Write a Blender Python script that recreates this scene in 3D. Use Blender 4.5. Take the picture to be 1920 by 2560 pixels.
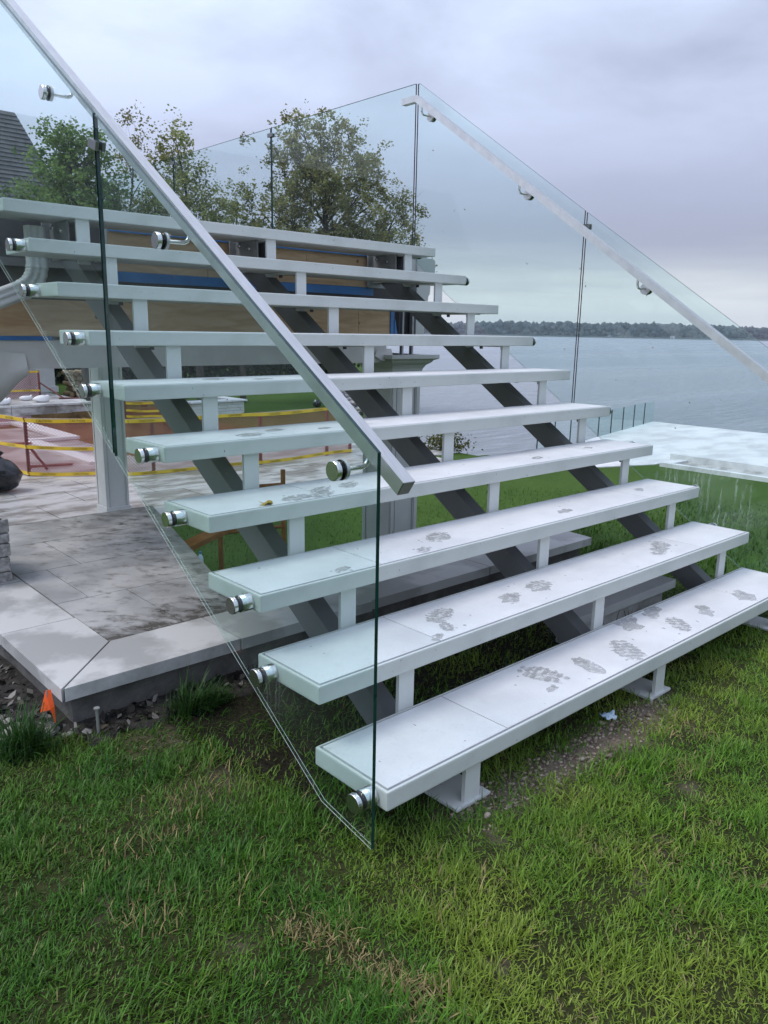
import bpy, bmesh, math, random
import numpy as np
from mathutils import Matrix, Vector

random.seed(7)
rng = np.random.default_rng(11)
for o in list(bpy.data.objects):
    bpy.data.objects.remove(o)
scene = bpy.context.scene
COL = scene.collection

# ------------------------------------------------------------------ camera
CAM = (-1.1964, -1.2753, 1.1256)
R0 = (0.73956, -0.67286, 0.01768)
YAW, PITCH, ROLL = math.radians(-42.485), math.radians(-13.049), math.radians(1.040)


def cam_matrix():
    cy, sy, cp, sp = math.cos(YAW), math.sin(YAW), math.cos(PITCH), math.sin(PITCH)
    fwd = Vector((-sy * cp, cy * cp, sp))
    up = Vector((sy * sp, -cy * sp, cp))
    rt = Vector((cy, sy, 0))
    c, s = math.cos(ROLL), math.sin(ROLL)
    r2, u2 = c * rt + s * up, -s * rt + c * up
    m = Matrix.Identity(4)
    for i in range(3):
        m[i][0], m[i][1], m[i][2], m[i][3] = r2[i], u2[i], -fwd[i], CAM[i]
    return m


cd = bpy.data.cameras.new("camera")
cam = bpy.data.objects.new("camera", cd)
COL.objects.link(cam)
cam.matrix_world = cam_matrix()
cd.sensor_fit = 'HORIZONTAL'
cd.sensor_width = 36.0
cd.lens = 36.0 * 1960.9 / 1920.0
cd.clip_start, cd.clip_end = 0.05, 5000
scene.camera = cam

# ------------------------------------------------------------------ world: overcast
SUN_EL, SUN_AZ = math.radians(58), math.radians(-62)   # azimuth from +y towards +x
sun_dir = Vector((math.sin(SUN_AZ) * math.cos(SUN_EL), math.cos(SUN_AZ) * math.cos(SUN_EL), math.sin(SUN_EL)))
world = bpy.data.worlds.new("World")
scene.world = world
world.use_nodes = True
wt = world.node_tree
wt.nodes.clear()


class NT:
    def __init__(s, tree):
        s.t = tree

    def n(s, typ, inputs=None, **kw):
        nd = s.t.nodes.new(typ)
        for k, v in kw.items():
            setattr(nd, k, v)
        for k, v in (inputs or {}).items():
            if isinstance(v, bpy.types.NodeSocket):
                s.t.links.new(v, nd.inputs[k])
            else:
                nd.inputs[k].default_value = v
        return nd

    def math(s, op, a, b=0.0, c=0.0, clamp=False):
        nd = s.n('ShaderNodeMath', operation=op, use_clamp=clamp)
        for i, v in enumerate((a, b, c)):
            if isinstance(v, bpy.types.NodeSocket):
                s.t.links.new(v, nd.inputs[i])
            else:
                nd.inputs[i].default_value = v
        return nd.outputs[0]

    def ramp(s, fac, stops, interp='LINEAR'):
        nd = s.n('ShaderNodeValToRGB')
        nd.color_ramp.interpolation = interp
        e = nd.color_ramp.elements
        while len(e) > 1:
            e.remove(e[-1])
        e[0].position, e[0].color = stops[0][0], tuple(stops[0][1]) + (1,)
        for p, c in stops[1:]:
            x = e.new(p)
            x.color = tuple(c) + (1,)
        s.t.links.new(fac, nd.inputs[0])
        return nd.outputs[0]

    def mixc(s, fac, a, b, blend='MIX'):
        nd = s.n('ShaderNodeMix', data_type='RGBA', blend_type=blend)
        for i, v in ((0, fac), (6, a), (7, b)):
            if isinstance(v, bpy.types.NodeSocket):
                s.t.links.new(v, nd.inputs[i])
            else:
                nd.inputs[i].default_value = v if i == 0 else tuple(v) + ((1,) if len(v) == 3 else ())
        return nd.outputs[2]


W = NT(wt)
wout = W.n('ShaderNodeOutputWorld')
sky = W.n('ShaderNodeTexSky', sky_type='NISHITA', sun_disc=False)
sky.sun_elevation = SUN_EL
sky.sun_rotation = SUN_AZ
sky.air_density, sky.dust_density = 1.0, 2.0
bg_sky = W.n('ShaderNodeBackground', {'Color': sky.outputs[0], 'Strength': 0.09})
tc = W.n('ShaderNodeTexCoord')
sep = W.n('ShaderNodeSeparateXYZ', {0: tc.outputs['Generated']})
dx, dy, dz = sep.outputs
zc = W.math('MAXIMUM', dz, 0.0)
den = W.math('ADD', zc, 0.16)
px, py = W.math('DIVIDE', dx, den), W.math('DIVIDE', dy, den)
cv = W.n('ShaderNodeCombineXYZ', {0: px, 1: py, 2: 0.0})
n1 = W.n('ShaderNodeTexNoise', {'Vector': cv.outputs[0], 'Scale': 1.5, 'Detail': 6.0, 'Roughness': 0.55, 'Distortion': 0.25})
n2 = W.n('ShaderNodeTexNoise', {'Vector': cv.outputs[0], 'Scale': 0.45, 'Detail': 3.0, 'Roughness': 0.5})
nz = W.math('ADD', W.math('MULTIPLY', n1.outputs[0], 0.55), W.math('MULTIPLY', n2.outputs[0], 0.45))
base_c = W.ramp(nz, [(0.37, (0.50, 0.56, 0.76)), (0.47, (0.66, 0.75, 0.98)), (0.57, (0.81, 0.935, 1.22))])
# cloud layers thin towards the horizon: a grey bank above a bright strip
nh = W.n('ShaderNodeTexNoise', {'Vector': W.n('ShaderNodeCombineXYZ', {0: W.math('MULTIPLY', dx, 1.6), 1: W.math('MULTIPLY', dy, 1.6), 2: W.math('MULTIPLY', dz, 16.0)}).outputs[0], 'Scale': 1.6, 'Detail': 4.0, 'Roughness': 0.55})
el = W.math('ADD', dz, W.math('MULTIPLY', W.math('SUBTRACT', nh.outputs[0], 0.5), 0.085))
bank = W.ramp(el, [(0.0, (0.92, 0.97, 1.0)), (0.035, (0.88, 0.93, 0.98)), (0.065, (0.60, 0.65, 0.75)), (0.115, (0.44, 0.48, 0.63)), (0.18, (0.50, 0.54, 0.73)), (0.30, (0.60, 0.66, 0.87))])
bmask = W.n('ShaderNodeMapRange', {'Value': dz, 'From Min': 0.10, 'From Max': 0.36, 'To Min': 1.0, 'To Max': 0.0}, interpolation_type='SMOOTHSTEP').outputs[0]
cc = W.mixc(bmask, base_c, bank)
# glow of the veiled sun
dt = W.n('ShaderNodeVectorMath', {0: tc.outputs['Generated'], 1: tuple(sun_dir)}, operation='DOT_PRODUCT').outputs['Value']
glow = W.n('ShaderNodeMapRange', {'Value': dt, 'From Min': -0.1, 'From Max': 1.0, 'To Min': 0.86, 'To Max': 1.34}, interpolation_type='SMOOTHSTEP').outputs[0]
cc = W.n('ShaderNodeVectorMath', {0: cc, 'Scale': glow}, operation='SCALE').outputs[0]
bg_cl = W.n('ShaderNodeBackground', {'Color': cc, 'Strength': 1.0})
mx = W.n('ShaderNodeMixShader', {0: 0.9, 1: bg_sky.outputs[0], 2: bg_cl.outputs[0]})
wt.links.new(mx.outputs[0], wout.inputs['Surface'])

# ------------------------------------------------------------------ sun (veiled)
sl = bpy.data.lights.new("sun", 'SUN')
sl.energy = 1.5
sl.angle = math.radians(22)
sl.color = (1.0, 0.94, 0.84)
sun = bpy.data.objects.new("sun", sl)
COL.objects.link(sun)
sun.rotation_euler = sun_dir.to_track_quat('Z', 'Y').to_euler()
sun.location = (0, 0, 30)

vs = scene.view_settings
vs.view_transform = 'Standard'
vs.look = 'None'
vs.exposure = 0.20
vs.gamma = 1.0
vs.use_curve_mapping = False
scene.render.engine = 'CYCLES'
cy_ = scene.cycles
cy_.use_denoising = True
cy_.max_bounces = 8
cy_.volume_bounces = 0
cy_.use_adaptive_sampling = True
cy_.adaptive_threshold = 0.02
cy_.transparent_max_bounces = 24
cy_.diffuse_bounces = 2
cy_.glossy_bounces = 3
cy_.caustics_reflective = False
cy_.caustics_refractive = False

# ------------------------------------------------------------------ materials
MATS = {}


def new_mat(name):
    m = bpy.data.materials.new(name)
    m.use_nodes = True
    m.node_tree.nodes.clear()
    t = NT(m.node_tree)
    t.out = t.n('ShaderNodeOutputMaterial')
    MATS[name] = m
    return m, t


def surf(name, c1, c2=None, rough=0.5, metal=0.0, scale=8.0, detail=5.0, bump=0.0, bscale=None, spec=0.5, stretch=None, lo=0.35, hi=0.65, coat=0.0):
    m, t = new_mat(name)
    co = t.n('ShaderNodeTexCoord').outputs['Object']
    if stretch:
        co = t.n('ShaderNodeMapping', {'Vector': co, 'Scale': stretch}).outputs[0]
    nz_ = t.n('ShaderNodeTexNoise', {'Vector': co, 'Scale': scale, 'Detail': detail, 'Roughness': 0.6})
    col = t.ramp(nz_.outputs[0], [(lo, c1), (hi, c2 or c1)])
    p = t.n('ShaderNodeBsdfPrincipled', {'Base Color': col, 'Roughness': rough, 'Metallic': metal, 'Specular IOR Level': spec, 'Coat Weight': coat})
    if bump:
        nb = t.n('ShaderNodeTexNoise', {'Vector': co, 'Scale': bscale or scale * 4, 'Detail': 4.0, 'Roughness': 0.6})
        b = t.n('ShaderNodeBump', {'Height': nb.outputs[0], 'Strength': bump, 'Distance': 0.01})
        t.t.links.new(b.outputs[0], p.inputs['Normal'])
    t.t.links.new(p.outputs[0], t.out.inputs['Surface'])
    return m


PAINT = surf('white_paint', (0.475, 0.50, 0.48), (0.58, 0.60, 0.58), rough=0.40, scale=3.5, detail=9, bump=0.05, bscale=70, lo=0.30, hi=0.52)


def stone_mat():
    m, t = new_mat('tread_stone')
    co = t.n('ShaderNodeTexCoord').outputs['Object']
    gi = t.n('ShaderNodeObjectInfo').outputs['Random']
    co = t.n('ShaderNodeVectorMath', {0: co, 1: t.n('ShaderNodeCombineXYZ', {0: t.math('MULTIPLY', gi, 37.0), 1: gi, 2: gi}).outputs[0]}, operation='ADD').outputs[0]
    a = t.n('ShaderNodeTexNoise', {'Vector': co, 'Scale': 3.0, 'Detail': 6.0, 'Roughness': 0.6}).outputs[0]
    b = t.n('ShaderNodeTexNoise', {'Vector': co, 'Scale': 90.0, 'Detail': 3.0, 'Roughness': 0.7}).outputs[0]
    c = t.n('ShaderNodeTexNoise', {'Vector': co, 'Scale': 14.0, 'Detail': 5.0, 'Roughness': 0.65}).outputs[0]
    col = t.ramp(a, [(0.34, (0.575, 0.58, 0.59)), (0.50, (0.64, 0.645, 0.655)), (0.64, (0.685, 0.69, 0.70))])
    col = t.mixc(t.n('ShaderNodeMapRange', {'Value': b, 'From Min': 0.58, 'From Max': 0.72, 'To Max': 0.55}).outputs[0], col, (0.50, 0.50, 0.51))
    col = t.mixc(t.n('ShaderNodeMapRange', {'Value': c, 'From Min': 0.60, 'From Max': 0.72, 'To Max': 0.5}).outputs[0], col, (0.52, 0.51, 0.50))
    bp_ = t.n('ShaderNodeBump', {'Height': b, 'Strength': 0.12, 'Distance': 0.004})
    rg = t.n('ShaderNodeMapRange', {'Value': c, 'From Min': 0.35, 'From Max': 0.7, 'To Min': 0.62, 'To Max': 0.38}).outputs[0]
    p = t.n('ShaderNodeBsdfPrincipled', {'Base Color': col, 'Roughness': rg, 'Normal': bp_.outputs[0]})
    t.t.links.new(p.outputs[0], t.out.inputs['Surface'])
    return m


def damp_mat(name, color, lo, hi):
    # a drying wet mark: broken up where the stone already shows through
    m, t = new_mat(name)
    co = t.n('ShaderNodeTexCoord').outputs['Object']
    n = t.n('ShaderNodeTexNoise', {'Vector': co, 'Scale': 55.0, 'Detail': 5.0, 'Roughness': 0.65}).outputs[0]
    f = t.n('ShaderNodeMapRange', {'Value': n, 'From Min': lo, 'From Max': hi, 'To Max': 0.68}).outputs[0]
    p = t.n('ShaderNodeBsdfPrincipled', {'Base Color': tuple(color) + (1,), 'Roughness': 0.3})
    tr = t.n('ShaderNodeBsdfTransparent')
    t.t.links.new(t.n('ShaderNodeMixShader', {0: f, 1: tr.outputs[0], 2: p.outputs[0]}).outputs[0], t.out.inputs['Surface'])
    return m


STONE = stone_mat()
GROUT = surf('tread_grout', (0.34, 0.34, 0.35), (0.42, 0.42, 0.43), rough=0.8, scale=40)
WET = damp_mat('wet_stone', (0.44, 0.44, 0.442), 0.30, 0.60)
WET2 = damp_mat('damp_stone', (0.47, 0.47, 0.473), 0.34, 0.68)
STRINGER = surf('stringer_paint', (0.150, 0.158, 0.164), (0.18, 0.187, 0.192), rough=0.45, scale=4)
STEEL = surf('brushed_steel', (0.60, 0.60, 0.60), (0.70, 0.70, 0.69), rough=0.26, metal=1.0, scale=30, stretch=(1, 6, 1), detail=3)
RAIL = surf('satin_steel', (0.60, 0.595, 0.585), (0.68, 0.675, 0.665), rough=0.42, metal=1.0, scale=14, stretch=(8, 1, 1), detail=3)
SATIN = surf('satin_cap', (0.50, 0.50, 0.50), (0.60, 0.60, 0.59), rough=0.5, metal=0.7, scale=30)
RUBBER = surf('black_rubber', (0.012, 0.012, 0.014), rough=0.5)
DARKMETAL = surf('dark_metal', (0.03, 0.032, 0.036), (0.05, 0.052, 0.056), rough=0.4)
CLAMP = surf('clamp_metal', (0.20, 0.20, 0.20), (0.24, 0.24, 0.24), rough=0.35, metal=0.8)
GALV = surf('galvanised_plate', (0.30, 0.31, 0.32), (0.38, 0.39, 0.40), rough=0.45, metal=0.4, scale=20)
BLUE = surf('blue_membrane', (0.045, 0.16, 0.40), (0.06, 0.22, 0.52), rough=0.4, scale=6)
TARP = surf('grey_wrap', (0.60, 0.59, 0.57), (0.70, 0.69, 0.67), rough=0.5, scale=5, bump=0.15, bscale=9)
TRIM = surf('white_trim', (0.50, 0.52, 0.51), (0.57, 0.58, 0.57), rough=0.5, scale=3)
SPOUT = surf('downspout_paint', (0.55, 0.56, 0.56), (0.62, 0.63, 0.62), rough=0.35, scale=6)
COPING = surf('coping_stone', (0.37, 0.368, 0.365), (0.58, 0.575, 0.572), rough=0.42, scale=2.1, detail=7, bump=0.05, bscale=60, lo=0.45, hi=0.54)
CONCRETE = surf('rough_concrete', (0.075, 0.072, 0.068), (0.15, 0.145, 0.135), rough=0.9, scale=9, bump=0.6, bscale=45)
RUBBLE = surf('rubble_stone', (0.20, 0.20, 0.19), (0.42, 0.41, 0.40), rough=0.9, scale=40, bump=1.0, bscale=60)
RUST = surf('orange_paint', (0.30, 0.10, 0.025), (0.42, 0.17, 0.05), rough=0.55, scale=14)
FENCEWOOD = surf('fence_wood', (0.10, 0.035, 0.032), (0.20, 0.08, 0.07), rough=0.8, scale=14, stretch=(1, 1, .2))
LATH = surf('pale_lath', (0.42, 0.33, 0.26), (0.55, 0.45, 0.36), rough=0.8, scale=14)
NET = surf('orange_net', (0.36, 0.085, 0.08), (0.46, 0.13, 0.12), rough=0.6, scale=3)
TAPE = surf('yellow_tape', (0.72, 0.46, 0.02), (0.80, 0.56, 0.05), rough=0.35, scale=3)
INK = surf('black_ink', (0.015, 0.014, 0.012), rough=0.6)
BAG = surf('black_plastic', (0.010, 0.010, 0.012), (0.018, 0.018, 0.02), rough=0.22, bump=0.5, bscale=16, scale=9)
SACK = surf('white_sack', (0.72, 0.72, 0.73), (0.82, 0.82, 0.82), rough=0.7, scale=8, bump=0.3, bscale=20)
SOIL = surf('dark_mulch', (0.010, 0.009, 0.008), (0.038, 0.032, 0.027), rough=0.95, scale=22, bump=1.0, bscale=55)
DIRT = surf('bare_dirt', (0.085, 0.065, 0.048), (0.22, 0.185, 0.15), rough=0.95, scale=16, detail=8, bump=1.0, bscale=60)
PEBBLE = surf('grey_pebble', (0.20, 0.18, 0.16), (0.42, 0.40, 0.37), rough=0.85, scale=18)
ROCK = surf('pale_rock', (0.20, 0.185, 0.155), (0.40, 0.38, 0.33), rough=0.85, scale=14, bump=0.5, bscale=40)
ORANGE = surf('flag_orange', (1.0, 0.11, 0.012), (1.0, 0.14, 0.02), rough=0.5)
NAIL = surf('nail_metal', (0.45, 0.45, 0.44), (0.55, 0.55, 0.54), rough=0.4, metal=0.7)
LITTER = surf('blue_wrapper', (0.32, 0.48, 0.62), (0.60, 0.70, 0.78), rough=0.3, scale=30)
LEAFY = surf('yellow_leaf', (0.38, 0.24, 0.03), (0.50, 0.35, 0.06), rough=0.6, scale=30)
DEADLEAF = surf('dead_leaf', (0.10, 0.085, 0.07), (0.30, 0.27, 0.24), rough=0.8, scale=2.5, detail=2)
BARK = surf('bark', (0.035, 0.030, 0.026), (0.075, 0.066, 0.058), rough=0.95, scale=8, stretch=(1, 1, .2))
HOUSEWALL = surf('house_stucco', (0.60, 0.60, 0.58), (0.68, 0.68, 0.66), rough=0.8, scale=5)
WINDOWGLASS = surf('window_glass', (0.03, 0.035, 0.04), (0.05, 0.055, 0.06), rough=0.08)
SHINGLE = surf('roof_shingle', (0.105, 0.108, 0.112), (0.175, 0.178, 0.182), rough=0.9, scale=1.6, detail=6)
PAVER = surf('pale_paver', (0.235, 0.22, 0.205), (0.50, 0.49, 0.48), rough=0.32, scale=2.0, detail=7, stretch=(.6, 1.3, 1), lo=0.43, hi=0.56)
TERRACE = surf('pale_terrace', (0.52, 0.52, 0.525), (0.72, 0.72, 0.72), rough=0.5, scale=1.3, detail=7, stretch=(.7, 1.3, 1), lo=0.36, hi=0.58)
PINKSTONE = surf('basin_stone', (0.46, 0.30, 0.32), (0.58, 0.40, 0.42), rough=0.7, scale=3)
EARTH = surf('pit_earth', (0.085, 0.05, 0.018), (0.20, 0.13, 0.05), rough=0.95, scale=3, bump=0.8, bscale=10)
LOG = surf('log_end', (0.35, 0.22, 0.12), (0.55, 0.40, 0.25), rough=0.85, scale=7)
FARHOUSE = surf('far_house_paint', (0.62, 0.63, 0.65), rough=0.7)


def plywood():
    m, t = new_mat('plywood')
    co = t.n('ShaderNodeTexCoord').outputs['Object']
    mp = t.n('ShaderNodeMapping', {'Vector': co, 'Scale': (1.6, 1.0, 9.0)})
    n = t.n('ShaderNodeTexNoise', {'Vector': mp.outputs[0], 'Scale': 2.2, 'Detail': 6.0, 'Roughness': 0.6, 'Distortion': 0.8})
    col = t.ramp(n.outputs[0], [(0.34, (0.48, 0.315, 0.18)), (0.5, (0.56, 0.39, 0.235)), (0.66, (0.63, 0.46, 0.295))])
    v = t.n('ShaderNodeTexVoronoi', {'Vector': co, 'Scale': 5.5, 'Randomness': 1.0})
    knot = t.n('ShaderNodeMapRange', {'Value': v.outputs['Distance'], 'From Min': 0.04, 'From Max': 0.085, 'To Min': 1.0, 'To Max': 0.0}).outputs[0]
    col = t.mixc(t.math('MULTIPLY', knot, 0.8), col, (0.10, 0.045, 0.02))
    p = t.n('ShaderNodeBsdfPrincipled', {'Base Color': col, 'Roughness': 0.75})
    t.t.links.new(p.outputs[0], t.out.inputs['Surface'])
    return m


PLY = plywood()


def attr_leaf(name, trans=0.35, rough=0.5, spec=0.3):
    m, t = new_mat(name)
    a = t.n('ShaderNodeAttribute', attribute_name='tint')
    p = t.n('ShaderNodeBsdfPrincipled', {'Base Color': a.outputs['Color'], 'Roughness': rough, 'Specular IOR Level': spec})
    tr = t.n('ShaderNodeBsdfTranslucent', {'Color': a.outputs['Color']})
    mx_ = t.n('ShaderNodeMixShader', {0: trans, 1: p.outputs[0], 2: tr.outputs[0]})
    t.t.links.new(mx_.outputs[0], t.out.inputs['Surface'])
    return m


GRASS = attr_leaf('grass_blade', 0.32, 0.42, 0.28)
FOLIAGE = attr_leaf('tree_leaf', 0.55, 0.55, 0.3)
LITTERLEAF = attr_leaf('litter_leaf', 0.05, 0.75, 0.2)


def glass_mat(name, tint, dirt=None):
    m, t = new_mat(name)
    g = t.n('ShaderNodeNewGeometry')
    dot = t.n('ShaderNodeVectorMath', {0: g.outputs['Normal'], 1: g.outputs['Incoming']}, operation='DOT_PRODUCT').outputs['Value']
    f = t.math('SUBTRACT', 1.0, t.math('ABSOLUTE', dot), clamp=True)
    f = t.math('ADD', t.math('MULTIPLY', t.math('POWER', f, 5.0), 0.40), 0.020)
    tr = t.n('ShaderNodeBsdfTransparent', {'Color': tuple(tint) + (1,)})
    gl = t.n('ShaderNodeBsdfGlossy', {'Color': (1, 1, 1, 1), 'Roughness': 0.0})
    sh = t.n('ShaderNodeMixShader', {0: f, 1: tr.outputs[0], 2: gl.outputs[0]}).outputs[0]
    co = t.n('ShaderNodeTexCoord').outputs['Object']
    # faint film of dust and dried drops
    film = t.n('ShaderNodeTexNoise', {'Vector': co, 'Scale': 3.0, 'Detail': 6.0, 'Roughness': 0.65}).outputs[0]
    film = t.n('ShaderNodeMapRange', {'Value': film, 'From Min': 0.42, 'From Max': 0.75, 'To Min': 0.001, 'To Max': 0.010}).outputs[0]
    if dirt:
        s = t.n('ShaderNodeSeparateXYZ', {0: co})
        wob = t.n('ShaderNodeTexNoise', {'Vector': co, 'Scale': 26.0, 'Detail': 3.0}).outputs[0]
        yy = t.math('ADD', s.outputs[1], t.math('MULTIPLY', t.math('SUBTRACT', wob, 0.5), 0.03))
        vo = t.n('ShaderNodeTexVoronoi', {'W': yy, 'Scale': dirt['scale']}, voronoi_dimensions='1D', feature='F1')
        line = t.n('ShaderNodeMapRange', {'Value': vo.outputs['Distance'], 'From Min': 0.03, 'From Max': 0.065, 'To Min': 1.0, 'To Max': 0.0}).outputs[0]
        brk = t.n('ShaderNodeTexNoise', {'Vector': t.n('ShaderNodeMapping', {'Vector': co, 'Scale': (1, 12, 2.6)}).outputs[0], 'Scale': 2.0, 'Detail': 2.0}).outputs[0]
        brk = t.n('ShaderNodeMapRange', {'Value': brk, 'From Min': 0.46, 'From Max': 0.54}).outputs[0]
        z0, z1, y0, y1 = dirt['box']
        mz = t.math('MULTIPLY', t.n('ShaderNodeMapRange', {'Value': s.outputs[2], 'From Min': z0, 'From Max': z0 + 0.12}).outputs[0],
                    t.n('ShaderNodeMapRange', {'Value': s.outputs[2], 'From Min': z1 - 0.12, 'From Max': z1, 'To Min': 1.0, 'To Max': 0.0}).outputs[0])
        my = t.math('MULTIPLY', t.n('ShaderNodeMapRange', {'Value': s.outputs[1], 'From Min': y0, 'From Max': y0 + 0.1}).outputs[0],
                    t.n('ShaderNodeMapRange', {'Value': s.outputs[1], 'From Min': y1 - 0.1, 'From Max': y1, 'To Min': 1.0, 'To Max': 0.0}).outputs[0])
        dr = t.math('MULTIPLY', t.math('MULTIPLY', line, brk), t.math('MULTIPLY', mz, my))
        film = t.math('ADD', film, t.math('ADD', t.math('MULTIPLY', dr, dirt['amt']), t.math('MULTIPLY', t.math('MULTIPLY', mz, my), 0.012)), clamp=True)
    df = t.n('ShaderNodeBsdfDiffuse', {'Color': (0.75, 0.80, 0.78, 1)})
    sh = t.n('ShaderNodeMixShader', {0: film, 1: sh, 2: df.outputs[0]}).outputs[0]
    t.t.links.new(sh, t.out.inputs['Surface'])
    return m


TINT = (0.918, 0.974, 0.964)
GLASS = glass_mat('clear_glass', TINT)
GLASS_DRIP = glass_mat('rain_streaked_glass', TINT, dict(scale=46.0, box=(-0.02, 0.50, 0.26, 0.92), amt=0.32))
GLASS_DRIP2 = glass_mat('dripped_glass', TINT, dict(scale=44.0, box=(0.03, 0.24, 0.28, 0.62), amt=0.12))
ARRISGLINT = surf('painted_edge_glint', (0.40, 0.48, 0.45), (0.52, 0.60, 0.56), rough=0.12, scale=20)  # pale colour stands in for sky light glinting in the lower edges
GLASSEDGE = surf('glass_edge', (0.003, 0.024, 0.022), (0.006, 0.045, 0.040), rough=0.06, scale=20)

# ------------------------------------------------------------------ mesh helpers


class MB:
    def __init__(s):
        s.v, s.f, s.m, s.s = [], [], [], []

    def add(s, v, f, mi=0, smooth=False):
        o = len(s.v)
        s.v += [tuple(p) for p in v]
        for q in f:
            s.f.append(tuple(i + o for i in q))
            s.m.append(mi)
            s.s.append(smooth)
        return s

    def box(s, x0, x1, y0, y1, z0, z1, mi=0, bev=0.0, mat=None):
        if bev:
            bm = bmesh.new()
            bmesh.ops.create_cube(bm, size=1.0)
            for v in bm.verts:
                v.co = Vector(((x0 + x1) / 2 + v.co.x * (x1 - x0), (y0 + y1) / 2 + v.co.y * (y1 - y0), (z0 + z1) / 2 + v.co.z * (z1 - z0)))
            bmesh.ops.bevel(bm, geom=list(bm.edges), offset=bev, segments=2, affect='EDGES', profile=0.7)
            bm.verts.index_update()
            vs_ = [tuple(v.co) for v in bm.verts]
            fs_ = [tuple(v.index for v in f.verts) for f in bm.faces]
            bm.free()
        else:
            vs_ = [(x, y, z) for x in (x0, x1) for y in (y0, y1) for z in (z0, z1)]
            fs_ = [(0, 1, 3, 2), (4, 6, 7, 5), (0, 4, 5, 1), (2, 3, 7, 6), (0, 2, 6, 4), (1, 5, 7, 3)]
        if mat is not None:
            vs_ = [tuple(mat @ Vector(p)) for p in vs_]
        return s.add(vs_, fs_, mi)

    def prism(s, poly, axis, a, b, mi=0, mi_side=None, smooth_side=False):
        # poly: 2D points; axis 'x' -> (y,z), 'y' -> (x,z), 'z' -> (x,y)
        def P(u, w, t):
            return {'x': (t, u, w), 'y': (u, t, w), 'z': (u, w, t)}[axis]
        n = len(poly)
        vv = [P(u, w, a) for u, w in poly] + [P(u, w, b) for u, w in poly]
        s.add(vv, [tuple(range(n))[::-1], tuple(range(n, 2 * n))], mi)
        s.add(vv, [(i, (i + 1) % n, n + (i + 1) % n, n + i) for i in range(n)], mi if mi_side is None else mi_side, smooth_side)
        return s

    def tube(s, pts, r, n=10, mi=0, smooth=True, caps=True):
        pts = [Vector(p) for p in pts]
        rs = r if isinstance(r, (list, tuple)) else [r] * len(pts)
        vv, ff = [], []
        ref = None
        for i, p in enumerate(pts):
            d = (pts[min(i + 1, len(pts) - 1)] - pts[max(i - 1, 0)]).normalized()
            if ref is None:
                ref = d.orthogonal().normalized()
            ref = (ref - d * ref.dot(d)).normalized()
            b = d.cross(ref)
            for k in range(n):
                a = 2 * math.pi * k / n
                vv.append(p + (ref * math.cos(a) + b * math.sin(a)) * rs[i])
        for i in range(len(pts) - 1):
            for k in range(n):
                ff.append((i * n + k, i * n + (k + 1) % n, (i + 1) * n + (k + 1) % n, (i + 1) * n + k))
        s.add(vv, ff, mi, smooth)
        if caps:
            s.add(vv[:n], [tuple(range(n))[::-1]], mi)
            s.add(vv[-n:], [tuple(range(n))], mi)
        return s

    def lathe_x(s, c, prof, n=24, mi=0, smooth=True):
        # prof: list of (x offset, radius), revolved about x through c
        vv = []
        for (x, r) in prof:
            for k in range(n):
                a = 2 * math.pi * k / n
                vv.append((c[0] + x, c[1] + r * math.cos(a), c[2] + r * math.sin(a)))
        ff = [(i * n + k, i * n + (k + 1) % n, (i + 1) * n + (k + 1) % n, (i + 1) * n + k) for i in range(len(prof) - 1) for k in range(n)]
        s.add(vv, ff, mi, smooth)
        return s

    def blob(s, c, rad, mi=0, jit=0.15, sub=2, seed=0, flat=1.0):
        bm = bmesh.new()
        bmesh.ops.create_icosphere(bm, subdivisions=sub, radius=1.0)
        r_ = random.Random(seed)
        ph = [r_.uniform(0, 6.28) for _ in range(6)]
        vv = []
        bm.verts.index_update()
        for v in bm.verts:
            p = v.co
            k = 1 + jit * (math.sin(3.1 * p.x + ph[0]) * math.sin(2.7 * p.y + ph[1]) + 0.6 * math.sin(5.3 * p.z + ph[2] + 2 * p.x) + 0.5 * math.sin(7.1 * p.y + ph[3]))
            vv.append((c[0] + p.x * rad[0] * k, c[1] + p.y * rad[1] * k, c[2] + p.z * rad[2] * k))
        s.add(vv, [tuple(v.index for v in f.verts) for f in bm.faces], mi, True)
        bm.free()
        return s

    def mesh(s, name, mats):
        me = bpy.data.meshes.new(name)
        me.from_pydata(s.v, [], s.f)
        for m in (mats if isinstance(mats, (list, tuple)) else [mats]):
            me.materials.append(m)
        me.polygons.foreach_set('material_index', s.m)
        me.polygons.foreach_set('use_smooth', s.s)
        me.update()
        return me

    def build(s, name, mats, parent=None, loc=None):
        return link(name, s.mesh(name, mats), parent, loc)


def link(name, me, parent=None, loc=None, rotz=0.0):
    o = bpy.data.objects.new(name, me)
    COL.objects.link(o)
    o.parent = parent
    if loc is not None:
        o.location = loc
    if rotz:
        o.rotation_euler = (0, 0, rotz)
    return o


def tag(o, label=None, cat=None, group=None, kind=None):
    for k, v in (('label', label), ('category', cat), ('group', group), ('kind', kind)):
        if v:
            o[k] = v
    return o


def thing(name, label, cat, group=None, loc=(0, 0, 0), rotz=0.0):
    return tag(link(name, None, None, loc, rotz), label, cat, group)


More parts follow.
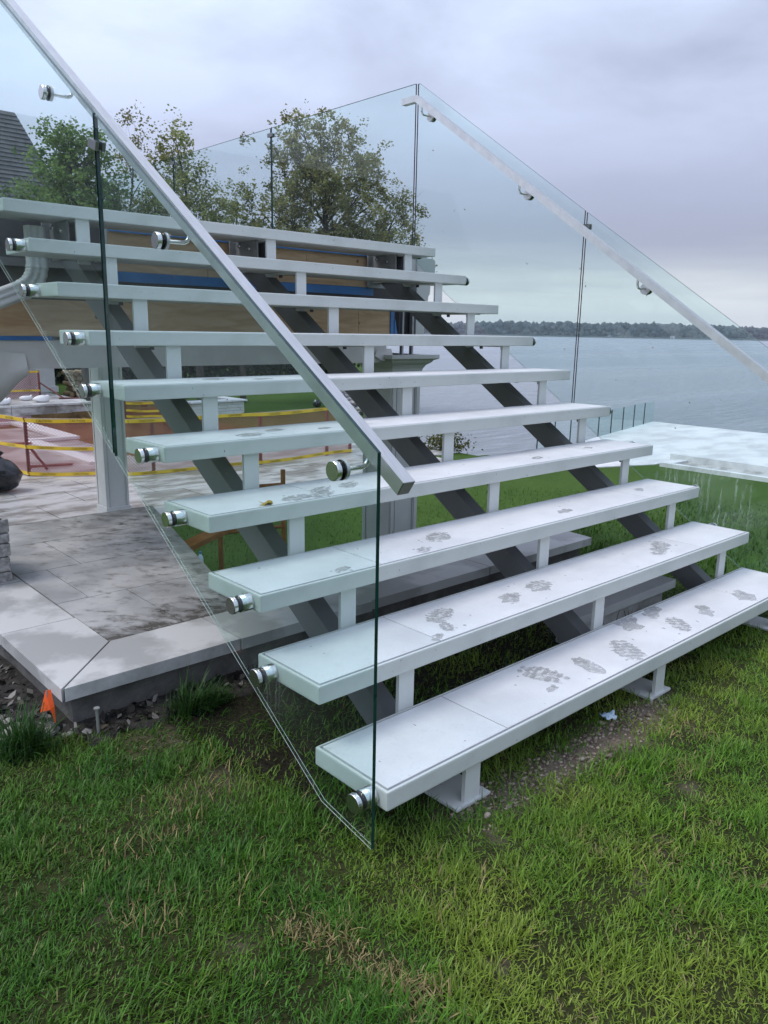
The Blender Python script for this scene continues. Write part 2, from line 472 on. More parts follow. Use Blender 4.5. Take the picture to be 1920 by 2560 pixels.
def np_mesh(name, V, F, mats, col=None, smooth=False):
    """V (n,3), F (m,k) arrays -> mesh with an optional per-vertex colour"""
    me = bpy.data.meshes.new(name)
    n, m, k = len(V), len(F), F.shape[1]
    me.vertices.add(n)
    me.vertices.foreach_set('co', np.ascontiguousarray(V, np.float32).ravel())
    me.loops.add(m * k)
    me.loops.foreach_set('vertex_index', np.ascontiguousarray(F, np.int32).ravel())
    me.polygons.add(m)
    me.polygons.foreach_set('loop_start', np.arange(0, m * k, k, dtype=np.int32))
    me.polygons.foreach_set('loop_total', np.full(m, k, np.int32))
    if smooth:
        me.polygons.foreach_set('use_smooth', np.ones(m, bool))
    me.materials.append(mats)
    if col is not None:
        a = me.attributes.new('tint', 'FLOAT_COLOR', 'POINT')
        c4 = np.ones((n, 4), np.float32)
        c4[:, :3] = col
        a.data.foreach_set('color', c4.ravel())
    me.update(calc_edges=True)
    me.validate()
    return me


def vnoise(x, y, seed=0):
    """smooth value noise in 0..1"""
    def h(i, j):
        t = (i * 374761393 + j * 668265263 + seed * 982451653) & 0xffffffff
        t = ((t ^ (t >> 13)) * 1274126177) & 0xffffffff
        return ((t ^ (t >> 16)) & 0xffff) / 65535.0
    x, y = np.asarray(x, float), np.asarray(y, float)
    i, j = np.floor(x).astype(np.int64), np.floor(y).astype(np.int64)
    u, v = x - i, y - j
    u, v = u * u * (3 - 2 * u), v * v * (3 - 2 * v)
    return (h(i, j) * (1 - u) + h(i + 1, j) * u) * (1 - v) + (h(i, j + 1) * (1 - u) + h(i + 1, j + 1) * u) * v


def fbm(x, y, seed=0, o=4):
    a, t, s_ = 0.5, 0.0, 0.0
    for k in range(o):
        t = t + a * vnoise(x * 2 ** k, y * 2 ** k, seed + k)
        s_ += a
        a *= 0.55
    return t / s_


def sstep(a, b, x):
    t = np.clip((x - a) / (b - a), 0, 1)
    return t * t * (3 - 2 * t)


# ------------------------------------------------------------------ terrain
GZ, LZ, LAKE = -0.19, -1.76, -2.35
WD, RUN, RISE, TD, TT = 2.6836, 0.27831, 0.184, 0.2962, 0.0543


def zg(x, y):
    x, y = np.asarray(x, float), np.asarray(y, float)
    d = np.clip(np.maximum((x - 3.0) / 10.5, (y - 1.7) / 5.0), 0, 1)
    z = GZ + (LZ - GZ) * d * d * (3 - 2 * d)
    z = z + 0.014 * (fbm(x * 2.2, y * 2.2, 3) - 0.5)
    xs = np.where(y > 10.0, np.maximum(13.4, -1.2 + 0.955 * (y + 1.28)), 13.4 + (10.0 - np.minimum(y, 10.0)) * 20)
    xs = np.minimum(xs, np.where(y > 10, 1e9, 23.2))
    z = z - 2.6 * sstep(-0.2, 1.6, x - xs + 0.35 * np.sin(y * 1.7))
    pit = sstep(6.45, 6.6, x) * sstep(11.6, 11.3, x) * sstep(14.4, 14.6, y) * sstep(23.2, 23.0, y)
    basin = sstep(2.0, 2.2, x) * sstep(6.05, 5.95, x) * sstep(19.3, 19.5, y) * sstep(22.6, 22.5, y)
    return z - 0.5 * pit - 0.45 * basin


def axis(parts):
    out = []
    for a, b, s_ in parts:
        out += list(np.arange(a, b - 1e-6, s_))
    return np.array(out + [parts[-1][1]])


gx = axis([(-70, -8, 4), (-8, -1.5, 0.5), (-1.5, 4.0, 0.06), (4.0, 14, 0.3), (14, 30, 0.5), (30, 70, 3)])
gy = axis([(-60, -6, 4), (-6, -1.5, 0.5), (-1.5, 2.2, 0.06), (2.2, 14, 0.3), (14, 30, 0.4), (30, 90, 3)])
X, Y = np.meshgrid(gx, gy)
Zt = zg(X, Y)
nx, ny = len(gx), len(gy)
V = np.stack([X.ravel(), Y.ravel(), Zt.ravel()], 1)
ii = (np.arange(ny - 1)[:, None] * nx + np.arange(nx - 1)[None, :]).ravel()
F = np.stack([ii, ii + 1, ii + nx + 1, ii + nx], 1)


def bare_mask(x, y):
    """0 lush .. 1 bare ground"""
    b = np.exp(-((y + 0.02 - 0.03 * np.sin(x * 5)) / 0.085) ** 2) * sstep(0.12, 0.45, x) * sstep(1.55, 1.25, x) * (0.55 + 0.75 * fbm(x * 5, y * 5, 21))
    b = np.maximum(b, 0.75 * np.exp(-(((x - 0.05) / 0.26) ** 2 + ((y - 0.56) / 0.12) ** 2)))
    b = np.maximum(b, 0.8 * np.exp(-(((x - 0.25) / 0.4) ** 2 + ((y - 0.95) / 0.16) ** 2)))
    for cx, cy2, r in ((-0.05, -0.42, .035), (0.42, -0.50, .04), (0.62, -0.42, .03), (0.30, -0.10, .04), (0.75, -0.22, .03), (-0.60, 0.32, .03), (-0.44, 0.02, .035), (0.9, -0.35, .035), (1.25, -0.2, .03)):
        b = np.maximum(b, 0.55 * np.exp(-(((x - cx) / r) ** 2 + ((y - cy2) / r) ** 2)))
    return np.clip(b, 0, 1)


tint = np.zeros((len(V), 3))
fx, fy = V[:, 0], V[:, 1]
thatch = fbm(fx * 7, fy * 7, 31)[:, None]
soilc = np.array([0.030, 0.034, 0.012]) * (0.6 + 0.9 * thatch)
dirtc = np.array([0.17, 0.135, 0.105]) * (0.5 + 1.0 * fbm(fx * 16, fy * 16, 77)[:, None])
bm_ = bare_mask(fx, fy)[:, None]
nearc = soilc * (1 - bm_) + dirtc * bm_
farn = fbm(fx * .8, fy * .8, 5)[:, None]
farc = np.array([0.052, 0.098, 0.018]) * (0.8 + 0.5 * farn)
dist = np.hypot(fx - CAM[0], fy - CAM[1])
fm = np.maximum(sstep(3.2, 5.5, dist), 1 - (sstep(-1.5, -1.2, fx) * sstep(3.1, 2.8, fx) * sstep(-1.4, -1.1, fy)))[:, None]
under_shade = (sstep(.15, .35, fy) * (fy < 1.4) * (fx > -.1) * (fx < 2.7))[:, None]
nearc = nearc * (1 - under_shade) + np.array([0.020, 0.018, 0.012]) * (.6 + .9 * thatch) * under_shade  # soil colour darkened beneath the treads, painting in the stair's shade
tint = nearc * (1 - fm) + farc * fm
pitm = ((fx > 6.3) & (fx < 11.7) & (fy > 14.2) & (fy < 23.4))[:, None]
tint = np.where(pitm, np.array([0.15, 0.095, 0.03]), tint)


def ground_mat():
    m, t = new_mat('ground_soil')
    a = t.n('ShaderNodeAttribute', attribute_name='tint')
    co = t.n('ShaderNodeTexCoord').outputs['Object']
    n = t.n('ShaderNodeTexNoise', {'Vector': co, 'Scale': 9.0, 'Detail': 8.0, 'Roughness': 0.7})
    n3 = t.n('ShaderNodeTexNoise', {'Vector': co, 'Scale': 60.0, 'Detail': 3.0})
    k = t.math('ADD', t.math('MULTIPLY', n.outputs[0], 0.9), t.math('MULTIPLY', n3.outputs[0], 1.1))
    col = t.n('ShaderNodeVectorMath', {0: a.outputs['Color'], 'Scale': k}, operation='SCALE').outputs[0]
    b = t.n('ShaderNodeBump', {'Height': n3.outputs[0], 'Strength': 0.8, 'Distance': 0.02})
    p = t.n('ShaderNodeBsdfPrincipled', {'Base Color': col, 'Roughness': 0.95, 'Specular IOR Level': 0.1, 'Normal': b.outputs[0]})
    t.t.links.new(p.outputs[0], t.out.inputs['Surface'])
    return m


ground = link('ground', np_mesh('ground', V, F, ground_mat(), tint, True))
tag(ground, 'lawn ground sloping from the stairs down to the lake', None, None, 'structure')


# lake
def lake_mat():
    m, t = new_mat('lake_water')
    co = t.n('ShaderNodeTexCoord').outputs['Object']
    mp = t.n('ShaderNodeMapping', {'Vector': co, 'Rotation': (0, 0, 0.5), 'Scale': (0.55, 1.5, 1)})
    n = t.n('ShaderNodeTexNoise', {'Vector': mp.outputs[0], 'Scale': 1.6, 'Detail': 7.0, 'Roughness': 0.68, 'Distortion': 0.4})
    b = t.n('ShaderNodeBump', {'Height': n.outputs[0], 'Strength': 1.0, 'Distance': 0.4})
    n5 = t.n('ShaderNodeTexNoise', {'Vector': t.n('ShaderNodeMapping', {'Vector': co, 'Rotation': (0, 0, 0.75), 'Scale': (0.004, 0.045, 1)}).outputs[0], 'Scale': 1.0, 'Detail': 3.0})
    rg = t.n('ShaderNodeMapRange', {'Value': n5.outputs[0], 'From Min': 0.4, 'From Max': 0.6, 'To Min': 0.22, 'To Max': 0.42}).outputs[0]
    p = t.n('ShaderNodeBsdfPrincipled', {'Base Color': (0.32, 0.35, 0.385, 1), 'Roughness': rg, 'IOR': 1.33, 'Normal': b.outputs[0]})
    t.t.links.new(p.outputs[0], t.out.inputs['Surface'])
    return m


lk = MB().add([(-300, -700, LAKE), (1230, -700, LAKE), (1230, 1230, LAKE), (-300, 1230, LAKE)], [(0, 1, 2, 3)]).build('lake', lake_mat())
tag(lk, 'grey rippled lake behind the stairs', None, None, 'structure')

# far shore: low land under a long wood, with two small houses
a0, a1 = math.radians(18), math.radians(115)
vv, ff = [], []
NA = 120
for i in range(NA + 1):
    a = a0 + (a1 - a0) * i / NA
    for r, z in ((838 + 9 * math.sin(a * 23), LAKE - 0.5), (850 + 9 * math.sin(a * 23), LAKE + 1.6), (960, 4.0), (1200, 4.0)):
        vv.append((CAM[0] + r * math.sin(a), CAM[1] + r * math.cos(a), z))
for i in range(NA):
    for j in range(3):
        ff.append((i * 4 + j, i * 4 + j + 1, i * 4 + 5 + j, i * 4 + 4 + j))
FARLAND = surf('far_land', (0.035, 0.05, 0.045), (0.05, 0.065, 0.055), rough=1.0, scale=0.02)
tag(MB().add(vv, ff).build('far_hills', FARLAND), 'low wooded land on the far side of the lake', None, None, 'structure')
bmi = bmesh.new()
bmesh.ops.create_icosphere(bmi, subdivisions=1, radius=1.0)
bmi.verts.index_update()
IV = np.array([v.co[:] for v in bmi.verts])
IF = np.array([[v.index for v in f.verts] for f in bmi.faces])
bmi.free()
NT_ = 14000
fa = rng.uniform(a0, a1, NT_)
fr = 852 + 60 * rng.random(NT_) ** 1.5 + 9 * np.sin(fa * 23)
prof = 0.80 + 0.28 * fbm(fa * 18, fa * 0, 9) + 0.12 * np.sin(fa * 7 + 1)
fh = (9.5 + 3.5 * rng.random(NT_)) * prof
frad = rng.uniform(2.4, 5.6, NT_)
lev = rng.random(NT_) ** .8
frad = rng.uniform(1.2, 2.9, NT_)
ctr = np.stack([CAM[0] + fr * np.sin(fa), CAM[1] + fr * np.cos(fa), LAKE + .8 + fh * .9 * lev], 1)
scl = np.stack([frad * 1.25, frad * 1.25, frad * rng.uniform(.8, 1.5, NT_)], 1)
sh_ = IV[None, :, :] * (1 + 0.5 * (rng.random((NT_, len(IV), 1)) - 0.5)) * scl[:, None, :]
FV = (ctr[:, None, :] + sh_).reshape(-1, 3)
FFa = (IF[None] + (np.arange(NT_) * len(IV))[:, None, None]).reshape(-1, 3)
fc = np.array([0.125, 0.155, 0.155])[None] * (0.75 + 0.5 * rng.random((NT_, 1))) + np.array([0.01, 0.012, 0.0])[None] * rng.random((NT_, 1))  # leaf colour paled and blued, distance haze put into the tint
wood = link('far_wood', np_mesh('far_wood', FV, FFa, FOLIAGE, np.repeat(fc, len(IV), 0)))
tag(wood, 'dark line of woods along the far lake shore', 'woods', None, 'stuff')
for ang, w_, h_, lab in ((57.95, 4.8, 2.2, 'small white lakeside house on the far shore, left of the other one'), (62.0, 4.2, 2.6, 'tiny white boathouse on the far shore, right of the other one')):
    a = math.radians(ang)
    hs = thing('lakeside_house', lab, 'house', 'houses on the far shore', (CAM[0] + 842 * math.sin(a), CAM[1] + 842 * math.cos(a), LAKE), -a)
    MB().box(-w_ / 2, w_ / 2, -1.5, 1.5, 0, h_).build('wall', FARHOUSE, hs)
    MB().prism([(-w_ / 2 - .3, h_), (w_ / 2 + .3, h_), (0, h_ + 1.1)], 'y', -1.8, 1.8).build('roof', SHINGLE, hs)
    MB().box(-w_ / 4, w_ / 6, -1.56, -1.5, 0.6, 1.5).build('window', WINDOWGLASS, hs)

# ------------------------------------------------------------------ staircase
PX = (0.320, 1.371, 2.427)      # left faces of the riser posts / stringers
PW = 0.063
stairs = thing('staircase', 'white open-riser outdoor staircase with stone-topped treads and three grey stringers', 'staircase')


def tread_mesh():
    bm = bmesh.new()
    bmesh.ops.create_cube(bm, size=1.0)
    for v in bm.verts:
        v.co = Vector((WD / 2 + v.co.x * WD, TD / 2 + v.co.y * TD, -TT / 2 + v.co.z * TT))
    top = [f for f in bm.faces if f.normal.z > 0.9][0]
    bmesh.ops.inset_region(bm, faces=[top], thickness=0.011)
    r = bmesh.ops.translate(bm, verts=top.verts[:], vec=(0, 0, 0))
    ex = bmesh.ops.extrude_face_region(bm, geom=[top])
    nv = [g for g in ex['geom'] if isinstance(g, bmesh.types.BMVert)]
    bmesh.ops.translate(bm, verts=nv, vec=(0, 0, -0.012))
    bmesh.ops.delete(bm, geom=[top], context='FACES')
    ed = [e for e in bm.edges if e.calc_length() > 0.02 and all(abs(abs(v.co.x - WD / 2) - WD / 2) < 1e-4 or abs(abs(v.co.y - TD / 2) - TD / 2) < 1e-4 for v in e.verts)]
    bmesh.ops.bevel(bm, geom=ed, offset=0.005, segments=2, affect='EDGES', profile=0.6)
    me = bpy.data.meshes.new('tread_frame')
    for f in bm.faces:
        f.material_index = 1 if (f.normal.z > .9 and all(v.co.z < -0.006 for v in f.verts)) else 0
    bm.to_mesh(me)
    bm.free()
    me.materials.append(PAINT)
    me.materials.append(GROUT)
    return me


TREAD = tread_mesh()
SPL = (0.0150, 0.489, 2.222, WD - 0.0150)
TILES = [MB().box(SPL[i] + (0.002 if i else 0), SPL[i + 1] - (0.002 if i < 2 else 0), 0.0150, TD - 0.0150, -0.020, 0.001, bev=0.0012).mesh('stone_tile', STONE) for i in range(3)]
rp = random.Random(5)


def blot(mb, cx, cy2, rx, ry, ang, z, n=13, jit=0.22, mi=0):
    pts = []
    ph = rp.uniform(0, 6.28)
    for k in range(n):
        a = 2 * math.pi * k / n
        r = 1 + jit * (math.sin(2 * a + ph) * .5 + math.sin(5 * a + 2 * ph) * .4 + rp.uniform(-.5, .5))
        u, w = rx * r * math.cos(a), ry * r * math.sin(a)
        pts.append((cx + u * math.cos(ang) - w * math.sin(ang), min(max(cy2 + u * math.sin(ang) + w * math.cos(ang), 0.017), TD - 0.017), z))
    mb.add(pts, [tuple(range(n))], mi)


def footprint(mb, cx, cy2, ang, size=1.0, kind='lug'):
    z = 0.0022
    if kind == 'flat':
        blot(mb, cx, cy2, 0.060 * size, 0.040 * size, ang, z, 16, .4, 0)
        blot(mb, cx + .05 * size * math.cos(ang), cy2 + .05 * size * math.sin(ang), 0.030 * size, 0.026 * size, ang, z + .0003, 12, .35, 0)
        return
    ca, sa = math.cos(ang), math.sin(ang)
    for row in range(7):
        t = (row - 3) / 3.0
        wdt = 0.042 * (1 - 0.45 * abs(t) ** 2) * size
        for sd in (-1, 1):
            if rp.random() < 0.12:
                continue
            u, w = t * 0.062 * size, sd * wdt * 0.55
            blot(mb, cx + u * ca - w * sa, cy2 + u * sa + w * ca, wdt * 0.52, 0.0085 * size, ang + math.pi / 2 + sd * rp.uniform(-.1, .25), z + rp.uniform(0, .0003), 9, .3, rp.choice((0, 0, 1)))
    blot(mb, cx, cy2, 0.062 * size, 0.036 * size, ang, z - .0004, 18, .35, 1)
    for _ in range(4):
        blot(mb, cx + rp.uniform(-.10, .10) * size, cy2 + rp.uniform(-.07, .07) * size, rp.uniform(.003, .010), rp.uniform(.003, .006), rp.uniform(0, 3), z, 8, .3, 0)


PRINTS = {
    0: [(0.87, 0.17, 1.9, 1.05, 'lug'), (1.05, 0.11, 1.2, .85, 'flat'), (1.28, 0.10, .9, 1.1, 'lug'), (1.68, 0.11, .9, .9, 'lug'), (1.91, 0.105, .8, .8, 'flat'), (2.23, 0.085, .7, .9, 'flat'), (1.52, 0.245, .4, 1.1, 'flat'), (1.72, 0.25, .3, .9, 'flat'), (0.80, 0.085, .3, .35, 'flat')],
    1: [(0.65, 0.17, .4, .9, 'lug'), (0.97, 0.13, .2, .75, 'flat'), (1.17, 0.15, .2, .9, 'lug'), (0.59, 0.085, 1.0, .5, 'lug'), (0.50, 0.04, .4, .4, 'flat'), (2.09, 0.15, .6, .9, 'lug'), (1.99, 0.11, .5, .8, 'lug')],
    2: [(0.89, 0.14, .6, .9, 'lug'), (0.72, 0.05, .5, .5, 'lug'), (1.64, 0.10, .3, .6, 'flat'), (0.35, 0.05, .3, .4, 'lug'), (2.35, 0.15, .4, .5, 'flat')],
    3: [(0.38, 0.06, .3, .8, 'lug'), (0.53, 0.12, .5, .7, 'lug'), (0.48, 0.05, .3, .7, 'lug'), (0.67, 0.13, .5, .7, 'lug'), (1.80, 0.10, .4, .5, 'lug'), (2.30, .15, .2, .4, 'lug')],
    4: [(0.40, 0.10, .3, .8, 'lug'), (0.55, 0.16, .5, .6, 'lug'), (0.75, 0.10, .5, .5, 'lug')],
    5: [(0.45, 0.16, .5, .8, 'lug'), (0.62, 0.08, .2, .7, 'flat')],
}
for k in range(10):
    tr = link('tread', TREAD, stairs, (0, k * RUN, k * RISE))
    for me in TILES:
        link('stone_tile', me, tr)
    for (x, y, a, s_, kd) in PRINTS.get(k, []):
        mb = MB()
        footprint(mb, x, y, a, s_ * 1.18, kd)
        tag(mb.build('wet_footprint', [WET, WET2], tr), kind='stuff')
    if k < 6:
        mb = MB()
        for _ in range(16):
            blot(mb, rp.uniform(.05, WD - .05), rp.uniform(.03, TD - .03), rp.uniform(.002, .008), rp.uniform(.002, .005), rp.uniform(0, 3), .0017, 7, .3, rp.choice((0, 1, 1)))
        tag(mb.build('damp_spot', [WET, WET2], tr), kind='stuff')
    # small scuffs and specks on the front edge
    mb = MB()
    for _ in range(9):
        x, z = rp.uniform(.1, WD - .1), rp.uniform(-.048, -.006)
        w_, h_ = rp.uniform(.001, .0025), rp.uniform(.002, .008)
        mb.add([(x, -.0012, z), (x + w_, -.0012, z + .001), (x + w_ * .8, -.0012, z + h_), (x - w_ * .4, -.0012, z + h_ * .7)], [(0, 1, 2, 3)])
    tag(mb.build('scuff', DARKMETAL, tr), kind='stuff')

S_T, S_B, SL = -0.272, -0.395, 0.6611
for xi, x in enumerate(PX):
    y0, y1 = 0.045, 2.742
    st = MB().prism([(y0, S_T + SL * y0), (y1, S_T + SL * y1), (y1, S_B + SL * y1), (y0, S_B + SL * y0)], 'x', x - 0.001, x + PW + 0.003).build('stringer', STRINGER, stairs)
    MB().box(x - .040, x + PW + .040, 0.012, 0.175, -0.186, -0.176, bev=.002).build('base_plate', PAINT, st)
    mb = MB().box(x - .045, x + PW + .05, 2.83, 2.845, 1.40, 1.64, bev=.003)
    mb.box(x - .012, x - .004, 2.60, 2.83, 1.43, 1.60).box(x + PW + .006, x + PW + .014, 2.60, 2.83, 1.43, 1.60)
    mb.build('end_bracket', GALV, st)
    for (by, bz) in ((2.68, 1.56), (2.78, 1.58), (2.78, 1.47), (2.66, 1.47)):
        MB().lathe_x((x - .012, by, bz), [(-.009, 0.0), (-.009, .011), (0, .011)], 8).build('bolt', STEEL, st)
POST = MB().box(0, PW, 0, .013, -.255, -TT).mesh('riser_post', PAINT)
POST0 = MB().box(0, PW, 0, .013, -.176, -TT).mesh('riser_post', PAINT)
PLATE = MB().box(.004, PW - .004, .013, .23, -TT - .008, -TT).mesh('support_plate', PAINT)
BOLT = MB().box(-.007, .007, -.007, .007, -.014, 0).mesh('bolt_head', DARKMETAL)
for k in range(10):
    for x in PX:
        po = link('riser_post', POST0 if k == 0 else POST, stairs, (x, k * RUN + .021, k * RISE))
        if k:
            link('support_plate', PLATE, po)
            for by in (.03, .19):
                link('bolt_head', BOLT, po, (PW / 2, by, -TT - .008))

# ------------------------------------------------------------------ glass balustrade
GT = 0.0105


def gtop(y):
    return 0.862 + 0.664 * y


def gbot(y):
    return -0.232 + 0.655 * y


def glass_panel(xc, poly, label, mat=GLASS, clamps=()):
    g = thing('glass_balustrade', label, 'glass panel', 'glass balustrade panels')
    mb = MB().prism(poly, 'x', xc - GT / 2, xc + GT / 2, 0, 1)
    n = len(poly)
    ar = MB()
    for i in range(n):      # the sloping lower edges are clear between pale tubes that paint a glint on the arrises, the upright ones read dark green
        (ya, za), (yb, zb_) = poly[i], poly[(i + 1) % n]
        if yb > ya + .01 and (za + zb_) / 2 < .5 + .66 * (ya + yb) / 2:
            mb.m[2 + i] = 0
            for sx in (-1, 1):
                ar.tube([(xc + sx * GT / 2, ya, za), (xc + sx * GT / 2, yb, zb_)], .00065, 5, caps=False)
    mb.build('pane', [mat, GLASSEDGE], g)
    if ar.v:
        tag(ar.build('arris_glint', ARRISGLINT, g), kind='stuff')
    return g


XL, XRG = -0.046, WD + 0.046
LOWP = [(0.0, -0.135), (0.2, -0.100), (1.386, gbot(1.386)), (1.386, gtop(1.386)), (0.0, gtop(0))]
UPP = [(1.400, gbot(1.400)), (2.50, gbot(2.5)), (2.752, 1.60), (2.752, 2.694), (2.735, 2.694), (1.400, gtop(1.400))]
pan = {}
pan['ll'] = glass_panel(XL, LOWP, 'clear glass panel beside the lowest treads, nearest the viewer', GLASS_DRIP2)
pan['lu'] = glass_panel(XL, UPP, 'clear glass panel beside the upper treads at the left edge')
pan['rl'] = glass_panel(XRG, LOWP, 'rain-streaked glass panel on the right side of the lowest treads', GLASS_DRIP)
pan['ru'] = glass_panel(XRG, UPP, 'sloping glass panel on the right of the upper treads, against the lake')
LABL = ('glass panel along the deck edge right behind the head of the stairs', 'glass panel along the deck in front of the big tree, second from the stairs', 'farthest glass panel along the deck edge, beyond the other two')
for i, (y0, y1) in enumerate(((2.772, 4.440), (4.452, 6.094), (6.106, 7.75))):
    glass_panel(XRG, [(y0, 1.665), (y1, 1.665), (y1, 2.700), (y0, 2.700)], LABL[i])


def standoff(parent, x_tread, y, z, sgn):
    # body from the tread to the glass, gasket, outer cap
    s_ = MB().lathe_x((x_tread, y, z), [(0, .0260), (sgn * .0375, .0260), (sgn * .0375, 0)], 28).build('standoff', STEEL, parent)
    MB().lathe_x((x_tread, y, z), [(sgn * .0372, .0235), (sgn * .0550, .0235)], 24).build('gasket', RUBBER, s_)
    MB().lathe_x((x_tread, y, z), [(sgn * .0548, .0), (sgn * .0548, .0260), (sgn * .0655, .0260), (sgn * .0672, .0245), (sgn * .0672, 0)], 28, smooth=False).build('cap', STEEL, s_)


for k in range(10):
    yy = k * RUN + (.055 if k % 2 == 0 else .215)
    if k == 3:
        yy = k * RUN + .16
    zz = k * RISE - .030
    standoff(pan['ll'] if yy < 1.39 else pan['lu'], 0.0, yy, zz, -1)
    standoff(pan['rl'] if yy < 1.39 else pan['ru'], WD, yy, zz, 1)

# ------------------------------------------------------------------ handrails
RS = 0.038


def rt(y):
    return 0.785 + 0.680 * y


def handrail(label, x0, sgn, gx_, rd=.0245):
    h = thing('handrail', label, 'handrail', 'steel handrails')
    ang = math.atan(0.680)
    c, s_ = math.cos(ang), math.sin(ang)
    y1 = 2.655
    L = y1 / c
    # tube: lower end square to its run, upper end mitred into a level return
    a = (0.0, rt(0))
    low = (a[0] + RS * s_, a[1] - RS * c)
    top2 = (y1, rt(y1))
    ztop = rt(y1)
    zlow = ztop - RS
    yb = (zlow - (rt(0) - RS / c)) / 0.680
    poly = [a, top2, (y1 + .135, ztop), (y1 + .135, zlow), (yb, zlow), low]
    mb = MB().prism(poly, 'x', x0, x0 + RS)
    o = mb.build('rail_tube', RAIL, h)
    bv = o.modifiers.new('bevel', 'BEVEL')
    bv.width, bv.segments, bv.limit_method = .0025, 2, 'ANGLE'
    MB().prism([(a[0] - .002 * c, a[1] - .002 * s_), (a[0] - .0001, a[1] - .0001), (low[0] - .0001, low[1] - .0001), (low[0] - .002 * c, low[1] - .002 * s_)], 'x', x0 + .0015, x0 + RS - .0015).build('end_cap', CLAMP, h)
    xm = x0 + RS / 2
    for by in (.145, .984, 1.797, 2.62):
        bz = rt(by) - RS / c - (.036 if sgn < 0 else .046)
        br = MB()
        gi, go = gx_ + sgn * -GT / 2, gx_ + sgn * GT / 2      # inner and outer glass face
        path = [Vector((gi, by, bz))]
        for q in range(9):
            t = q / 8 * math.pi / 2
            path.append(Vector((xm + sgn * .022 - sgn * .022 * math.sin(t), by, bz + .022 - .022 * math.cos(t))))
        path.append(Vector((xm, by, bz + .056)))
        br.tube(path, .0062, 12)
        b = br.build('bracket', STEEL, h)
        mo = MB().lathe_x((go, by, bz), [(0, .0), (0, rd), (sgn * .011, rd), (sgn * .0125, rd - .0015), (sgn * .0125, 0)], 28, smooth=False)
        mo.build('cap', STEEL, b)
        MB().lathe_x((gi, by, bz), [(sgn * -.0005, rd + .0005), (-sgn * .0045, rd + .0005), (-sgn * .0045, 0)], 24).build('gasket', RUBBER, b)
        MB().lathe_x((gi, by, bz), [(-sgn * .0045, .0), (-sgn * .0045, rd), (-sgn * .014, rd), (-sgn * .0145, 0)], 28, smooth=False).build('inner_cap', SATIN, b)
    return h


hl = handrail('square steel handrail running down the near side of the stairs', 0.030, -1, XL)
hr = handrail('square steel handrail on the far side of the stairs, against the lake sky', WD - .030 - RS, 1, XRG, .029)


def clamp(x, y, z, label, L=.062, slope=0.0):
    cl = thing('glass_clamp', label, 'clamp', 'clamps joining the glass panels', (x, y, z))
    for sd in (-1, 1):
        mb = MB().box(-.006, .006, -L / 2, L / 2, -.014, .014, bev=.0012)
        o = mb.build('jaw', CLAMP, cl, (sd * (GT / 2 + .0062), 0, 0))
        o.rotation_euler = (slope, 0, 0)


clamp(XL, 1.393, 1.695, 'dark metal clamp on the joint of the near glass panels', slope=0.35)
clamp(XRG, 1.393, 1.705, 'small clamp under the far handrail on the lake-side glass joint')
clamp(XRG, 2.762, 2.600, 'metal clamp on the glass joint at the top end of the far handrail')
clamp(XRG, 4.446, 2.645, 'clamp on the deck glass joint in front of the big tree')
clamp(XRG, 6.100, 2.650, 'farthest clamp, on the last deck glass joint')

# ------------------------------------------------------------------ deck behind the stairs
deck = thing('raised_deck', 'raised deck under construction with bare plywood beam and white trim', 'deck')
MB().box(-.06, 2.98, 2.875, 7.9, 1.50, 1.655).box(.5, 4.4, 7.9, 10.9, 1.50, 1.655).build('deck_slab', TRIM, deck)
MB().box(-.05, 2.86, 2.905, 3.15, 1.06, 1.50).build('beam', DARKMETAL, deck)
YP = 2.860
for x0, x1, z0, z1 in ((-0.05, 0.78, 1.065, 1.245), (0.782, 2.336, 1.085, 1.262), (2.339, 2.625, 1.090, 1.262), (.58, 1.2, 1.405, 1.50), (1.203, 2.44, 1.405, 1.50), (.62, 1.9, 1.502, 1.60), (1.903, 2.80, 1.502, 1.60)):
    MB().box(x0, x1, YP + .012, YP + .03, z0, z1).build('plywood_panel', PLY, deck)
MB().box(.60, 2.46, YP + .004, YP + .011, 1.352, 1.403).build('blue_tape', BLUE, deck)
MB().box(-.05, 2.66, YP, YP + .012, 1.268, 1.351).build('steel_angle', DARKMETAL, deck)
for x in np.arange(0.3, 2.6, 0.37):
    MB().add([(x + .009 * math.cos(a * .785), YP - .002, 1.318 + .009 * math.sin(a * .785)) for a in range(8)], [tuple(range(8))]).build('bolt', STEEL, deck)
MB().box(.62, 2.80, YP - .004, YP + .01, 1.602, 1.632).build('blue_membrane', BLUE, deck)
MB().box(2.626, 2.66, YP + .004, YP + .03, 1.06, 1.262).build('blue_wrap', BLUE, deck)
MB().prism([(2.66, 1.06), (2.70, 1.06), (2.665, 1.20), (2.66, 1.20)], 'y', YP, YP + .02).build('blue_wrap', BLUE, deck)
MB().box(2.74, 2.755, YP + .004, YP + .03, .96, 1.33).box(2.835, 2.85, YP + .002, YP + .03, .96, 1.33).build('metal_stud', GALV, deck)
MB().box(-.05, .30, YP + .006, YP + .012, 1.045, 1.066).build('blue_strip', BLUE, deck)
MB().box(-.05, .575, YP + .006, YP + .02, 1.40, 1.645).build('steel_panel', DARKMETAL, deck)
# white corner board with crown moulding running back along the deck edge
prof = [(2.87, 1.02), (2.955, 1.02), (2.955, 1.28), (2.968, 1.30), (2.985, 1.335), (2.99, 1.37), (3.004, 1.385), (3.012, 1.52), (3.050, 1.535), (3.050, 1.615), (3.020, 1.630), (2.87, 1.630)]
MB().prism(prof, 'y', 2.862, 7.9).build('edge_trim', TRIM, deck)
